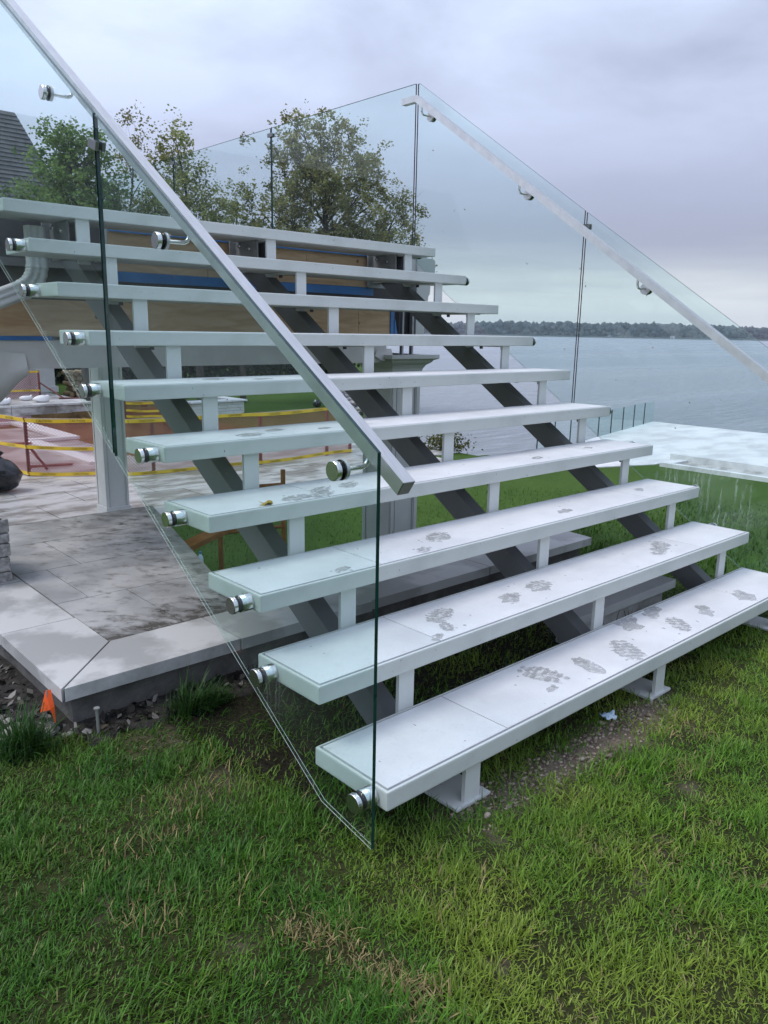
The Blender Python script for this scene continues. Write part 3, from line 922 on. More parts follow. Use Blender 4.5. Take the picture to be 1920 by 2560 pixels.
# wrapped soffit under the beam; its plastic hangs loose at the left
MB().box(-.05, 2.60, 2.876, 3.14, .905, 1.045).build('soffit_board', TARP, deck)
vv, ff = [], []
NX = 30
for i in range(NX + 1):
    x = -.06 + .22 * i / NX
    sag = -0.17 * math.exp(-((x + .02) / .13) ** 2) - .05 * math.exp(-((x + .5) / .2) ** 2)
    for (y, z) in ((2.868, .985 + .004 * math.sin(x * 31)), (2.858 + .010 * math.sin(x * 23), .93 + sag * .4), (2.850 + .012 * math.sin(x * 17 + 1), .90 + sag), (2.93, .896 + sag * .8)):
        vv.append((x, y, z))
for i in range(NX):
    for j in range(3):
        ff.append((i * 4 + j, i * 4 + 4 + j, i * 4 + 5 + j, i * 4 + 1 + j))
MB().add(vv, ff, 0, True).build('plastic_wrap', TARP, deck)
mb = MB()
mb.add([(2.50, 2.862, 1.0), (2.63, 2.858, 1.0), (2.64, 2.852, .955), (2.60, 2.845, .915), (2.53, 2.85, .92), (2.48, 2.86, .95)], [tuple(range(6))])
mb.build('torn_plastic', TARP, deck)


def column(label, x0, x1, y0, y1, z0, z1, capital=True):
    c = thing('square_column', label, 'column', 'white columns under the deck')
    MB().box(x0, x1, y0, y1, z0, z1).build('shaft', TRIM, c)
    w = x1 - x0
    # applied stiles leave a recessed panel on each visible face
    for a, b in ((x0 + .001, x0 + .035), (x0 + .042, x0 + .048), (x1 - .035, x1 - .001), (x1 - .048, x1 - .042)):
        MB().box(a, b, y0 - .010, y0, z0 + .15, z1 - .13).build('stile', TRIM, c)
    for a, b in ((y0, y0 + .035), (y1 - .035, y1)):
        MB().box(x0 - .010, x0, a, b, z0 + .15, z1 - .13).build('stile', TRIM, c)
    MB().box(x0 - .02, x1 + .02, y0 - .02, y1 + .02, z0, z0 + .15, bev=.006).build('base', TRIM, c)
    if capital:
        pr = [(0, z1 - .135), (.010, z1 - .13), (.016, z1 - .10), (.032, z1 - .075), (.060, z1 - .055), (.066, z1 - .048), (.070, z1 - .040), (.095, z1 - .030), (.10, z1 - .026), (.10, z1)]
        vv, ff = [], []
        for (d, z) in pr:
            vv += [(x0 - d, y0 - d, z), (x1 + d, y0 - d, z), (x1 + d, y1 + d, z), (x0 - d, y1 + d, z)]
        for i in range(len(pr) - 1):
            for j in range(4):
                ff.append((i * 4 + j, i * 4 + (j + 1) % 4, i * 4 + 4 + (j + 1) % 4, i * 4 + 4 + j))
        n = len(vv)
        ff.append((n - 4, n - 3, n - 2, n - 1))
        MB().add(vv, ff).build('capital', TRIM, c)


column('white panelled column with moulded capital under the deck corner behind the treads', 2.657, 2.930, 2.870, 3.170, -1.2, .958)
column('far white column standing on wet paving, seen through the near glass', 3.60, 3.95, 10.25, 10.60, LZ, 1.05)

# downspout: from the deck gutter it swings out to the left, then drops
ds = thing('downspout', 'ribbed white downspout curving away under the deck at the left edge', 'downspout')


def ribbed(path, wx, nm):
    pts = [Vector(p) for p in path]
    n = 40
    vv, ff = [], []
    for i, p in enumerate(pts):
        d = (pts[min(i + 1, len(pts) - 1)] - pts[max(i - 1, 0)]).normalized()
        u = Vector((0, 1, 0))
        u = (u - d * u.dot(d)).normalized()
        w = d.cross(u)
        for k in range(n):
            a = 2 * math.pi * k / n
            ca, sa = math.cos(a), math.sin(a)
            sq = (abs(ca) ** 6 + abs(sa) ** 6) ** (-1 / 6)
            rb = 1 + (.05 if k % 4 < 2 else -.07)
            vv.append(p + (u * ca * wx * .75 + w * sa * wx) * sq * rb * (1 + nm * (.05 if i % 2 else -.03)))
    for i in range(len(pts) - 1):
        for k in range(n):
            ff.append((i * n + k, i * n + (k + 1) % n, (i + 1) * n + (k + 1) % n, (i + 1) * n + k))
    return MB().add(vv, ff)


el_ = []
for q in range(13):
    t = q / 12 * math.radians(68)
    el_.append((0.205 - .13 + .13 * math.cos(t), 2.74, 1.40 - .13 * math.sin(t)))
ribbed([(0.205, 2.74, 1.575), (0.205, 2.74, 1.50), (0.205, 2.74, 1.40)], .042, 0).build('drop_pipe', SPOUT, ds)
ribbed(el_, .044, 1).build('elbow', SPOUT, ds)
e = Vector(el_[-1])
dirv = Vector((-math.sin(math.radians(68)), 0, -math.cos(math.radians(68))))
f_ = e + dirv * .42
ribbed([e, e + dirv * .2, f_], .042, 0).build('offset_pipe', SPOUT, ds)
el2 = []
for q in range(9):
    t = math.radians(68) * (1 - q / 8)
    el2.append((f_.x - .10 * (math.sin(math.radians(68)) - math.sin(t)) - .0, 2.74, f_.z - .12 * (q / 8)))
ribbed(el2, .044, 1).build('elbow', SPOUT, ds)
ribbed([el2[-1], (el2[-1][0], 2.74, .3), (el2[-1][0], 2.74, -.16)], .042, 0).build('drop_pipe', SPOUT, ds)

# ------------------------------------------------------------------ patio, coping and low walls beneath the stairs
PZ = -0.030
patio = tag(link('patio', None), 'pale stone patio with mitred coping beside the stairs', None, None, 'structure')


def slab(poly, z0, z1, mat, name, parent, bev=.004):
    o = MB().prism(poly, 'z', z0, z1).build(name, mat, parent)
    b = o.modifiers.new('bevel', 'BEVEL')
    b.width, b.segments, b.limit_method = bev, 2, 'ANGLE'
    return o


g = .004
slab([(-.372 + g, 1.155), (.30, 1.155), (.30, 1.447), (-.088 + g, 1.447)], PZ - .046, PZ, COPING, 'coping_slab', patio)
slab([(.305, 1.155), (.972, 1.155), (.972, 1.447), (.305, 1.447)], PZ - .046, PZ - .001, COPING, 'coping_slab', patio)
slab([(-.376, 1.159), (-.092, 1.449), (-.092, 1.770), (-.376, 1.770)], PZ - .046, PZ, COPING, 'coping_slab', patio)
for i in range(3):
    y0 = 1.778 + i * .62
    slab([(-.376, y0), (-.095, y0), (-.095, y0 + .612), (-.376, y0 + .612)], PZ - .046, PZ - .0015, COPING, 'coping_slab', patio)


def pad_mat():
    """stone with wet, muddy patches trodden in"""
    m, t = new_mat('muddy_paving')
    co = t.n('ShaderNodeTexCoord').outputs['Object']
    n0 = t.n('ShaderNodeTexNoise', {'Vector': co, 'Scale': 4.0, 'Detail': 4.0})
    c0 = t.ramp(n0.outputs[0], [(0.38, (0.31, 0.31, 0.315)), (0.60, (0.47, 0.465, 0.465))])
    mp = t.n('ShaderNodeMapping', {'Vector': co, 'Scale': (1.0, 1.0, 1), 'Rotation': (0, 0, 0.8)})
    mp2 = t.n('ShaderNodeMapping', {'Vector': mp.outputs[0], 'Scale': (4.2, 6.5, 1)})
    n1_ = t.n('ShaderNodeTexNoise', {'Vector': mp2.outputs[0], 'Scale': 2.4, 'Detail': 8.0, 'Roughness': 0.74, 'Distortion': 0.2})
    s = t.n('ShaderNodeSeparateXYZ', {0: co})
    # mud gathers along the joint with the front coping and towards the planting
    e1 = t.n('ShaderNodeMapRange', {'Value': s.outputs[1], 'From Min': 1.45, 'From Max': 1.75, 'To Min': 0.21, 'To Max': 0.0}).outputs[0]
    e2 = t.n('ShaderNodeMapRange', {'Value': s.outputs[0], 'From Min': 0.0, 'From Max': 0.8, 'To Min': -0.05, 'To Max': 0.03}).outputs[0]
    k = t.math('ADD', n1_.outputs[0], t.math('ADD', e1, e2))
    mask = t.n('ShaderNodeMapRange', {'Value': k, 'From Min': 0.49, 'From Max': 0.68}).outputs[0]
    col = t.mixc(mask, c0, (0.11, 0.10, 0.095))
    rg = t.n('ShaderNodeMapRange', {'Value': mask, 'To Min': 0.5, 'To Max': 0.25}).outputs[0]
    p = t.n('ShaderNodeBsdfPrincipled', {'Base Color': col, 'Roughness': rg})
    t.t.links.new(p.outputs[0], t.out.inputs['Surface'])
    return m


PADMAT = pad_mat()
rows = [(1.452, 1.985), (1.990, 2.50), (2.505, 3.02), (3.025, 3.50)]


def pad_right(y):
    return .50 + (y - 1.45) * .29


for y0, y1 in rows:
    xm = .22 if rows.index((y0, y1)) % 2 == 0 else .05
    slab([(-.086, y0), (xm, y0), (xm, y1), (-.086, y1)], PZ - .05, PZ - .003, PADMAT, 'paving_slab', patio, .002)
    slab([(xm + .005, y0), (pad_right(y0), y0), (pad_right(y1), y1), (xm + .005, y1)], PZ - .05, PZ - .0035, PADMAT, 'paving_slab', patio, .002)
MB().prism([(-.335, 1.190), (.95, 1.190), (.95, 1.43), (.46, 1.43), (1.05, 3.49), (-.335, 3.49)], 'z', -.60, PZ - .047).build('foundation', CONCRETE, patio)

wall2 = thing('low_wall', 'long stone-capped low wall crossing behind the middle treads', 'wall', 'capped walls beneath the stairs')
slab([(.976, 1.165), (1.772, 1.165), (1.772, 1.342), (.976, 1.342)], PZ - .044, PZ, COPING, 'cap_stone', wall2)
slab([(1.780, 1.168), (2.688, 1.168), (2.706, 1.338), (1.780, 1.338)], PZ - .044, PZ - .001, COPING, 'cap_stone', wall2)
MB().box(.96, 2.62, 1.20, 1.315, -.7, PZ - .045).build('wall_body', CONCRETE, wall2)
wall3 = thing('low_wall', 'short stone-capped wall end just behind the lowest tread', 'wall', 'capped walls beneath the stairs')
slab([(1.50, .452), (2.322, .452), (2.322, .60), (1.50, .60)], PZ - .040, PZ, TERRACE, 'cap_stone', wall3)
MB().box(1.54, 2.262, .485, .585, -.4, PZ - .041).build('wall_body', COPING, wall3)

# rough stone pier at the left edge
pier = thing('stone_pier', 'rough stone pier standing on the patio at the left edge', 'pier')
rr = random.Random(3)
z = PZ - .0036
lay = 0
while z < .22:
    h = rr.uniform(.045, .075)
    y = 2.42
    while y < 2.78:
        d = min(rr.uniform(.09, .17), 2.80 - y)
        if d > .02:
            MB().box(-.46, -.132 + rr.uniform(0, .016), y, y + d - .006, z, z + h - .005, bev=.008).build('stone', RUBBLE, pier)
        y += d
    MB().box(-.455, -.150, 2.424, 2.795, z, z + h).build('core', CONCRETE, pier)
    z += h
    lay += 1
    if lay > 9:
        break

# ------------------------------------------------------------------ near small things
flag = thing('marker_flag', 'small orange survey flag stuck in the mulch by the patio corner', 'flag', None, (-.405, 1.215, GZ + .012))
flag.scale = (1.4, 1.4, 1.25)
MB().tube([(0, 0, -.02), (-.004, 0, .05), (.002, 0, .105)], .0014, 6).build('wire', NAIL, flag)
MB().add([(-.018, -.002, .050), (.000, .004, .104), (.011, .002, .103), (.012, -.010, .060), (.010, -.016, .012), (.002, -.012, .055), (-.017, -.0005, .050), (.001, .0055, .1042), (.012, .0035, .1032), (.0135, -.0085, .060), (.0115, -.0145, .012), (.003, -.0105, .055)],
         [(0, 5, 1), (1, 5, 3, 2), (5, 4, 3), (6, 7, 11), (7, 8, 9, 11), (11, 9, 10)]).build('flag_sheet', ORANGE, flag)
stake = thing('steel_stake', 'pale steel stake with a flat head in the soil before the patio', 'stake', None, (-.297, 1.07, GZ))
MB().tube([(0, 0, -.03), (-.002, .0, .100)], .0052, 10).build('shank', NAIL, stake)
MB().tube([(-.002, 0, .100), (-.002, 0, .104)], .010, 14).build('head', NAIL, stake)
for i, (x, y, r, lab) in enumerate(((-.497, 1.335, (.022, .020, .018), 'small round pale stone in the mulch at the left edge'), (-.528, 1.19, (.044, .036, .042), 'big rounded cream boulder at the lawn edge, largest of the stones'), (-.565, 1.14, (.026, .022, .020), 'pale stone half out of frame beside the big boulder'), (-.415, 1.185, (.032, .02, .018), 'flat brown-grey stone lying beneath the orange flag'), (-.525, 1.375, (.03, .02, .022), 'dull grey stone behind the small round one'), (-.372, 1.145, (.020, .016, .012), 'angular grey chip of stone at the wall foot'))):
    tag(MB().blob((0, 0, 0), r, 0, .12, 2, i + 3).build('stone', ROCK, None, (x, y, GZ + r[2] * .55)), lab, 'stone', 'stones by the patio')
# mulch bed sheet
vv, ff = [], []
cols = 26
for j in range(30):
    for i in range(cols):
        x = -1.3 + i * (1.3 - .33) / (cols - 1)
        y = 1.13 + .03 * math.sin(i * 1.7) + j * .06
        vv.append((x, y, float(zg(x, y)) + .010 + .012 * float(fbm(x * 20, y * 20, 4)) - (.03 if i == 0 or j == 0 else 0)))
for j in range(29):
    for i in range(cols - 1):
        ff.append((j * cols + i, j * cols + i + 1, (j + 1) * cols + i + 1, (j + 1) * cols + i))
tag(MB().add(vv, ff, 0, True).build('mulch_bed', SOIL), 'dark mulch bed along the left side of the patio', None, None, 'structure')
vv, ff = [], []
cols = 50
for j in range(10):
    for i in range(cols):
        x = -.36 + i * 1.30 / (cols - 1)
        y = 1.215 - j * .022 - .02 * math.sin(i * .9)
        vv.append((x, y, float(zg(x, y)) + .008 + .010 * float(fbm(x * 24, y * 24, 8)) - (.03 if i in (0, cols - 1) or j == 9 else 0)))
for j in range(9):
    for i in range(cols - 1):
        ff.append((j * cols + i, (j + 1) * cols + i, (j + 1) * cols + i + 1, j * cols + i + 1))
tag(MB().add(vv, ff, 0, True).build('soil_strip', SOIL), 'dark soil at the foot of the patio wall', None, None, 'structure')


# leaf litter and mulch chips
def flakes(n, sampler, smin, smax, cols, zoff=.012, lift=.5, seed=1):
    r = np.random.default_rng(seed)
    xy = sampler(r, n)
    z = zg(xy[:, 0], xy[:, 1]) + zoff + r.random(n) * .010
    s_ = r.uniform(smin, smax, n)
    a = r.uniform(0, 6.28, n)
    tl = r.normal(0, lift, (n, 2))
    base = np.array([(-1, -.35), (0, -.6), (1, 0), (0, .6), (-.8, .3)])
    V = np.zeros((n, 5, 3))
    for k, (u, w) in enumerate(base):
        uu, ww = u * s_ * .5, w * s_ * .5 * r.uniform(.6, 1.3, n)
        V[:, k, 0] = xy[:, 0] + uu * np.cos(a) - ww * np.sin(a)
        V[:, k, 1] = xy[:, 1] + uu * np.sin(a) + ww * np.cos(a)
        V[:, k, 2] = z + uu * tl[:, 0] + ww * tl[:, 1] + r.random(n) * .003
    F = (np.arange(n)[:, None] * 5 + np.arange(5)[None])
    cc_ = np.array(cols)[r.integers(0, len(cols), n)] * r.uniform(.6, 1.3, (n, 1))
    return V.reshape(-1, 3), F, np.repeat(cc_, 5, 0)


def s_bed(r, n):
    return np.stack([r.uniform(-1.0, -.36, n), 1.15 + 1.3 * r.random(n) ** 1.4], 1)


def s_foot(r, n):
    return np.stack([r.uniform(-.36, .80, n), r.uniform(1.05, 1.19, n)], 1)


LC = [(0.03, 0.026, 0.022), (0.09, 0.082, 0.072), (0.20, 0.19, 0.175), (0.014, 0.013, 0.012), (0.055, 0.045, 0.036), (0.02, 0.018, 0.016)]
V1, F1, C1 = flakes(1500, s_bed, .012, .045, LC, seed=2)
V2, F2, C2 = flakes(420, s_foot, .008, .038, LC, seed=3)
lit = link('leaf_litter', np_mesh('leaf_litter', np.vstack([V1, V2]), np.vstack([F1, F2 + len(V1)]), LITTERLEAF, np.vstack([C1, C2])))
tag(lit, 'dry grey leaves and bark chips scattered along the patio wall', 'leaf litter', None, 'stuff')

# gravel in the bare strip before the lowest tread
N = 1300
gxp = rng.uniform(.15, 1.55, N)
gyp = rng.normal(-.015, .06, N)
keep = bare_mask(gxp, gyp) > .35
gxp, gyp = gxp[keep], gyp[keep]
N = len(gxp)
gs = rng.uniform(.0022, .0075, N) * (1 + (rng.random(N) > .95) * .9)
GV = (np.stack([gxp, gyp, zg(gxp, gyp) + gs * .3], 1)[:, None] + IV[None] * (1 + .5 * (rng.random((N, len(IV), 1)) - .5)) * (gs[:, None, None] * np.array([1, .8, .55]))).reshape(-1, 3)
GF = (IF[None] + (np.arange(N) * len(IV))[:, None, None]).reshape(-1, 3)
gc = np.array([0.24, 0.205, 0.17])[None] * rng.uniform(.45, 1.5, (N, 1)) + np.array([0.05, .02, 0.0])[None] * rng.random((N, 1))
tag(link('gravel', np_mesh('gravel', GV, GF, LITTERLEAF, np.repeat(gc, len(IV), 0))), 'loose gravel in the bare strip before the lowest tread', 'gravel', None, 'stuff')

# blue wrapper under the lowest tread
wr = MB()
gv = []
for j in range(5):
    for i in range(7):
        gv.append((i * .012 - .036 + .004 * math.sin(j * 2), j * .009 - .02, .012 + .010 * math.sin(i * 1.9 + j) + .008 * math.cos(j * 2.2 + i * .7)))
wr.add(gv, [(j * 7 + i, j * 7 + i + 1, j * 7 + i + 8, j * 7 + i + 7) for j in range(4) for i in range(6)], 0, True)
wo = wr.build('plastic_wrapper', LITTER, None, (1.07, .035, GZ + .02))
wo.rotation_euler = (.3, .1, -.5)
wo.scale = (.8, .8, .8)
sm = wo.modifiers.new('thickness', 'SOLIDIFY')
sm.thickness = .0006
tag(wo, 'crumpled pale blue plastic wrapper in the grass under the lowest tread', 'litter')
# yellow maple leaf on the fourth tread
pts = []
for k in range(22):
    a = 2 * math.pi * k / 22
    lobes = .5 + .5 * abs(math.cos(2.5 * a)) ** .6
    pts.append((.026 * lobes * math.cos(a), .022 * lobes * math.sin(a), .006 + .006 * math.sin(3 * a)))
lf = MB().add([(0, 0, .003)] + pts, [(0, 1 + k, 1 + (k + 1) % 22) for k in range(22)], 0, True)
lf.tube([(0, 0, .003), (-.02, -.012, .004), (-.036, -.014, .002)], .0008, 5)
lo = lf.build('fallen_leaf', LEAFY, None, (.236, .870, 3 * RISE + .001))
sm = lo.modifiers.new('thickness', 'SOLIDIFY')
sm.thickness = .0005
tag(lo, 'yellow maple leaf lying on the fourth tread', 'leaf')

# bits of blown dirt stuck on the lake-side glass
fl = np.random.default_rng(8)
mb = MB()
for _ in range(26):
    y = fl.uniform(.3, 2.7)
    zz = fl.uniform(gbot(y) + .25, gtop(y) - .1)
    s_ = fl.uniform(.002, .006)
    a = fl.uniform(0, 3)
    mb.box(XRG - GT / 2 - .0022, XRG - GT / 2 - .0004, -s_, s_, -s_ * .4, s_ * .4, 0, 0, Matrix.Translation((0, y, zz)) @ Matrix.Rotation(a, 4, 'X'))
tag(mb.build('dirt_speck', DEADLEAF, pan['ru']), kind='stuff')
mb = MB()
for _ in range(9):
    y = fl.uniform(.6, 2.2)
    zz = fl.uniform(gbot(y) + .5, gtop(y) - .1)
    s_ = fl.uniform(.0012, .003)
    mb.box(XL - GT / 2 - .0016, XL - GT / 2 - .0004, -s_, s_, -s_ * .5, s_ * .5, 0, 0, Matrix.Translation((0, y, zz)) @ Matrix.Rotation(fl.uniform(0, 3), 4, 'X'))
tag(mb.build('dirt_speck', DEADLEAF, pan['lu']), kind='stuff')

# ------------------------------------------------------------------ grass
def grass(n, sampler, hmin, hmax, wid, seed, dens, colf, seg=3, lean=0.55, lvar=.38):
    r = np.random.default_rng(seed)
    xy = sampler(r, n)
    xy = xy[r.random(len(xy)) < dens(xy[:, 0], xy[:, 1])]
    n = len(xy)
    x, y = xy[:, 0], xy[:, 1]
    hn = fbm(x * 9, y * 9, 41)
    hn = np.clip((hn - .5) * 2.4 + .5, 0, 1)
    h = (hmin + (hmax - hmin) * r.random(n) ** 1.3) * (.55 + .95 * hn)
    az = r.uniform(0, 2 * math.pi, n) * .75 + 6.28 * fbm(x * 2.3, y * 2.3, 55)
    ln = np.clip(np.abs(r.normal(lean, lvar, n)), 0, 1.45)
    curl = r.uniform(.2, 1.3, n)
    w = wid * r.uniform(.6, 1.35, n)
    d = np.stack([np.cos(az), np.sin(az)], 1)
    s_ = np.stack([-d[:, 1], d[:, 0]], 1)
    z0 = zg(x, y) - .004
    Vs = np.zeros((n, 2 * seg + 1, 3))
    pos = np.stack([x, y, z0], 1)
    th = ln.copy()
    for k in range(seg + 1):
        t = k / seg
        ww = w * (1 - .85 * t ** 1.6) * .5
        if k < seg:
            Vs[:, 2 * k, :2] = pos[:, :2] - s_ * ww[:, None]
            Vs[:, 2 * k + 1, :2] = pos[:, :2] + s_ * ww[:, None]
            Vs[:, 2 * k, 2] = Vs[:, 2 * k + 1, 2] = pos[:, 2]
        else:
            Vs[:, 2 * seg] = pos
        stp = h / seg
        pos = pos + np.stack([d[:, 0] * np.sin(th) * stp, d[:, 1] * np.sin(th) * stp, np.cos(th) * stp], 1)
        th = np.minimum(th + curl / seg, 1.85)
    fl_ = []
    for k in range(seg - 1):
        fl_ += [(2 * k, 2 * k + 1, 2 * k + 3), (2 * k, 2 * k + 3, 2 * k + 2)]
    fl_.append((2 * seg - 2, 2 * seg - 1, 2 * seg))
    Fs = (np.array(fl_)[None] + (np.arange(n) * (2 * seg + 1))[:, None, None]).reshape(-1, 3)
    c = colf(x, y, r)
    return Vs.reshape(-1, 3), Fs, np.repeat(c, 2 * seg + 1, 0)


DRY = ((-.31, -.05, .05, .06), (-.275, -.14, .05, .07), (-.25, -.26, .045, .07), (-.235, -.36, .05, .07), (-.52, .18, .06, .08), (-.60, .22, .05, .05), (-.34, .12, .05, .04), (-.25, .55, .16, .07), (-.12, .62, .12, .06), (-.42, .45, .12, .06), (.36, -.62, .06, .05), (.55, -.45, .05, .06), (.15, -.25, .05, .05), (.98, -.30, .12, .06), (1.25, -.18, .14, .05), (.45, -.3, .06, .05), (-.02, -.6, .06, .05), (.78, -.45, .05, .05), (.62, -.62, .06, .05))


def dry_mask(x, y):
    m = np.zeros_like(x)
    for cx, cy2, rx, ry in DRY:
        m = np.maximum(m, np.exp(-(((x - cx) / rx) ** 2 + ((y - cy2) / ry) ** 2)))
    return m


def colf(x, y, r):
    n = len(x)
    u = r.random((n, 1))
    side = sstep(-.75, .85, x - .75 * y + 1.5 * (fbm(x * 2.1, y * 2.1, 91) - .5))[:, None]      # deep green on the left, brighter and yellower towards the right
    nn = fbm(x * 3.5, y * 3.5, 61)[:, None]
    deep = np.array([0.052, 0.148, 0.018]) * (.45 + 1.15 * u)
    mid = np.array([0.108, 0.232, 0.022]) * (.5 + 1.05 * u)
    yel = np.array([0.240, 0.310, 0.044]) * (.6 + .8 * u)
    c = deep * (1 - side) + mid * side
    c = c + (yel - c) * np.clip((.25 + .75 * side) * (nn * 2.2 - .75), 0, .8)
    dm = (dry_mask(x, y) + .22 * (fbm(x * 5, y * 5, 71) > .68))[:, None]
    straw = np.array([0.36, 0.29, 0.13]) * (.55 + .7 * u)
    strip = np.zeros_like(x)
    for cx, cy2 in ((-.315, -.046), (-.29, -.10), (-.27, -.16), (-.257, -.21), (-.245, -.28), (-.235, -.35)):
        strip = np.maximum(strip, np.exp(-(((x - cx) / .035) ** 2 + ((y - cy2) / .045) ** 2)))
    isdry = r.random((n, 1)) < np.clip(.012 + dm * .28 + .75 * strip[:, None], 0, .88)
    return np.where(isdry, straw, c)


def in_solid(x, y):
    a = (x > -.345) & (x < 1.0) & (y > 1.10)
    b = (x > .95) & (x < 2.64) & (y > 1.19) & (y < 1.33)
    c = (x < -.30) & (y > 1.17 + .04 * np.sin(x * 19))
    d = (x > 1.52) & (x < 2.28) & (y > .48) & (y < .59)
    e_ = np.zeros_like(a)
    for px_ in PX:
        e_ |= (x > px_ - .05) & (x < px_ + .11) & (y > -.002) & (y < .19)
    return a | b | c | d | e_


def dens_near(x, y):
    b = bare_mask(x, y)
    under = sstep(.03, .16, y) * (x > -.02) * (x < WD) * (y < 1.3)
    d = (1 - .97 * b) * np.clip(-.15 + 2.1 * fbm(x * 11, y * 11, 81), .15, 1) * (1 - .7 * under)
    d = d * (1 - .4 * (dry_mask(x, y) > .75))
    return np.where(in_solid(x, y), 0, d)


def s_near(r, n):
    # denser towards the camera foot of the picture
    pts = np.stack([r.uniform(-1.35, 2.9, n), r.uniform(-1.25, 1.25, n)], 1)
    dd = np.hypot(pts[:, 0] - CAM[0], pts[:, 1] - CAM[1])
    side = (pts[:, 1] - CAM[1]) * math.sin(math.radians(42.5)) * 0
    return pts[r.random(n) < np.clip(2.1 / np.maximum(dd, 1.0), .35, 1.0)]


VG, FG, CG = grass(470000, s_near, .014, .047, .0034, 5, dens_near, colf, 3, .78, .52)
VT, FT, CT = grass(900, lambda r, n: np.stack([np.concatenate([r.normal(.06, .05, n // 2), r.normal(-.53, .035, n - n // 2)]), np.concatenate([r.normal(1.04, .022, n // 2), r.normal(1.115, .02, n - n // 2)])], 1), .07, .15, .0045, 6,
                   lambda x, y: np.where(y < 1.16, 1.0, 0.0), lambda x, y, r: np.array([0.032, 0.085, 0.018]) * (.6 + .9 * r.random((len(x), 1))), 4, .45)
VT2, FT2, CT2 = grass(900, lambda r, n: np.stack([r.uniform(.25, 2.5, n), r.normal(.36, .10, n)], 1), .06, .13, .004, 9, lambda x, y: np.where(in_solid(x, y), 0., .8), lambda x, y, r: np.array([0.030, 0.075, 0.018]) * (.6 + .9 * r.random((len(x), 1))), 4, .35)
n0, n1c = len(VG), len(VT)
# three-sided faces throughout, so the three runs join into one mass
VA = np.vstack([VG, VT, VT2])
FA = np.vstack([FG, FT + n0, FT2 + n0 + n1c])
CA = np.vstack([CG, CT, CT2])
tag(link('grass', np_mesh('grass', VA, FA, GRASS, CA)), 'thick green lawn grass with dry straw patches before the stairs', 'grass', None, 'stuff')


def dens_mid(x, y):
    d = np.where(in_solid(x, y), 0, 1.0) * sstep(13.6, 12.6, x) * (y < 9.2)
    near = (x > -1.3) & (x < 2.85) & (y > -1.2) & (y < 1.2)
    pad = (x < 1.1) & (y > 1.0) & (y < 3.6)
    terr = (x > 12.9) & (y > 4.0)
    return np.where(near | pad | terr, 0, d)


def s_mid(r, n):
    k = n * 6 // 10
    rad = np.concatenate([2.5 + 12.5 * r.random(k) ** 1.5, .3 + 5.2 * r.random(n - k) ** .6])
    a = np.radians(np.concatenate([r.uniform(8, 80, k), r.uniform(-80, 150, n - k)]))
    return np.stack([CAM[0] + rad * np.sin(a), CAM[1] + rad * np.cos(a)], 1)


def col_mid(x, y, r):
    n = len(x)
    u = r.random((n, 1))
    c = np.array([0.066, 0.140, 0.020]) * (.6 + .8 * u) * (.8 + .45 * fbm(x * 1.2, y * 1.2, 66)[:, None])
    return c


VM, FM, CM = grass(110000, s_mid, .03, .075, .010, 15, dens_mid, col_mid, 2, .5)
tag(link('lawn_grass', np_mesh('lawn_grass', VM, FM, GRASS, CM)), 'mown lawn grass sloping away beyond the stairs', 'grass', None, 'stuff')

# ------------------------------------------------------------------ lower yard: paving, terrace by the lake
yard = tag(link('lower_paving', None), 'wet pale stone paving of the lower yard', None, None, 'structure')
mb_id = 0
for j in range(5):
    y0 = 9.55 + j * .98
    y1 = y0 + .965
    for i in range(11):
        x0 = 1.2 + i * 1.28 + (j % 2) * .5
        if x0 > 12.2 - (j < 2) * .8:
            continue
        MB().box(x0, x0 + 1.265, y0, y1, LZ - .12, LZ + .022 + .002 * ((i + j) % 3)).build('paving_slab', PAVER, yard)
MB().box(-4, 6.45, 14.45, 22, LZ - .4, LZ + .012).box(6.45, 12, 14.35, 14.55, LZ - .6, LZ + .010).build('screed', PAVER, yard)

terr = tag(link('lake_terrace', None), 'pale wet stone terrace by the lake', None, None, 'structure')
MB().prism([(23.55, 12.30), (14.1, 10.15), (13.3, 8.45), (15.25, 7.62), (16.4, 7.6), (16.4, 1.0), (23.6, 1.0)][::-1], 'z', LAKE - .6, LZ + .02).build('terrace_slab', TERRACE, terr)
curb = thing('terrace_curb', 'white recessed curb along the lawn side of the lake terrace', 'curb')
MB().box(15.20, 15.36, 1.0, 7.45, LZ - .25, LZ + .09).build('kerb', TERRACE, curb)
MB().box(16.22, 16.42, 1.0, 7.75, LZ - .25, LZ + .16).build('kerb', TERRACE, curb)
MB().box(15.36, 16.22, 7.30, 7.52, LZ - .25, LZ + .06).build('kerb', TERRACE, curb)
MB().box(15.36, 16.22, 1.0, 7.30, LZ - .3, LZ + .02).build('channel', PAVER, curb)
pts_ = [(13.4 + (23.5 - 13.4) * t, 10.06 + (12.26 - 10.06) * t) for t in np.linspace(0, 1, 11)]
ordn = ('first', 'second', 'third', 'fourth', 'fifth', 'sixth', 'seventh', 'eighth', 'ninth', 'tenth')
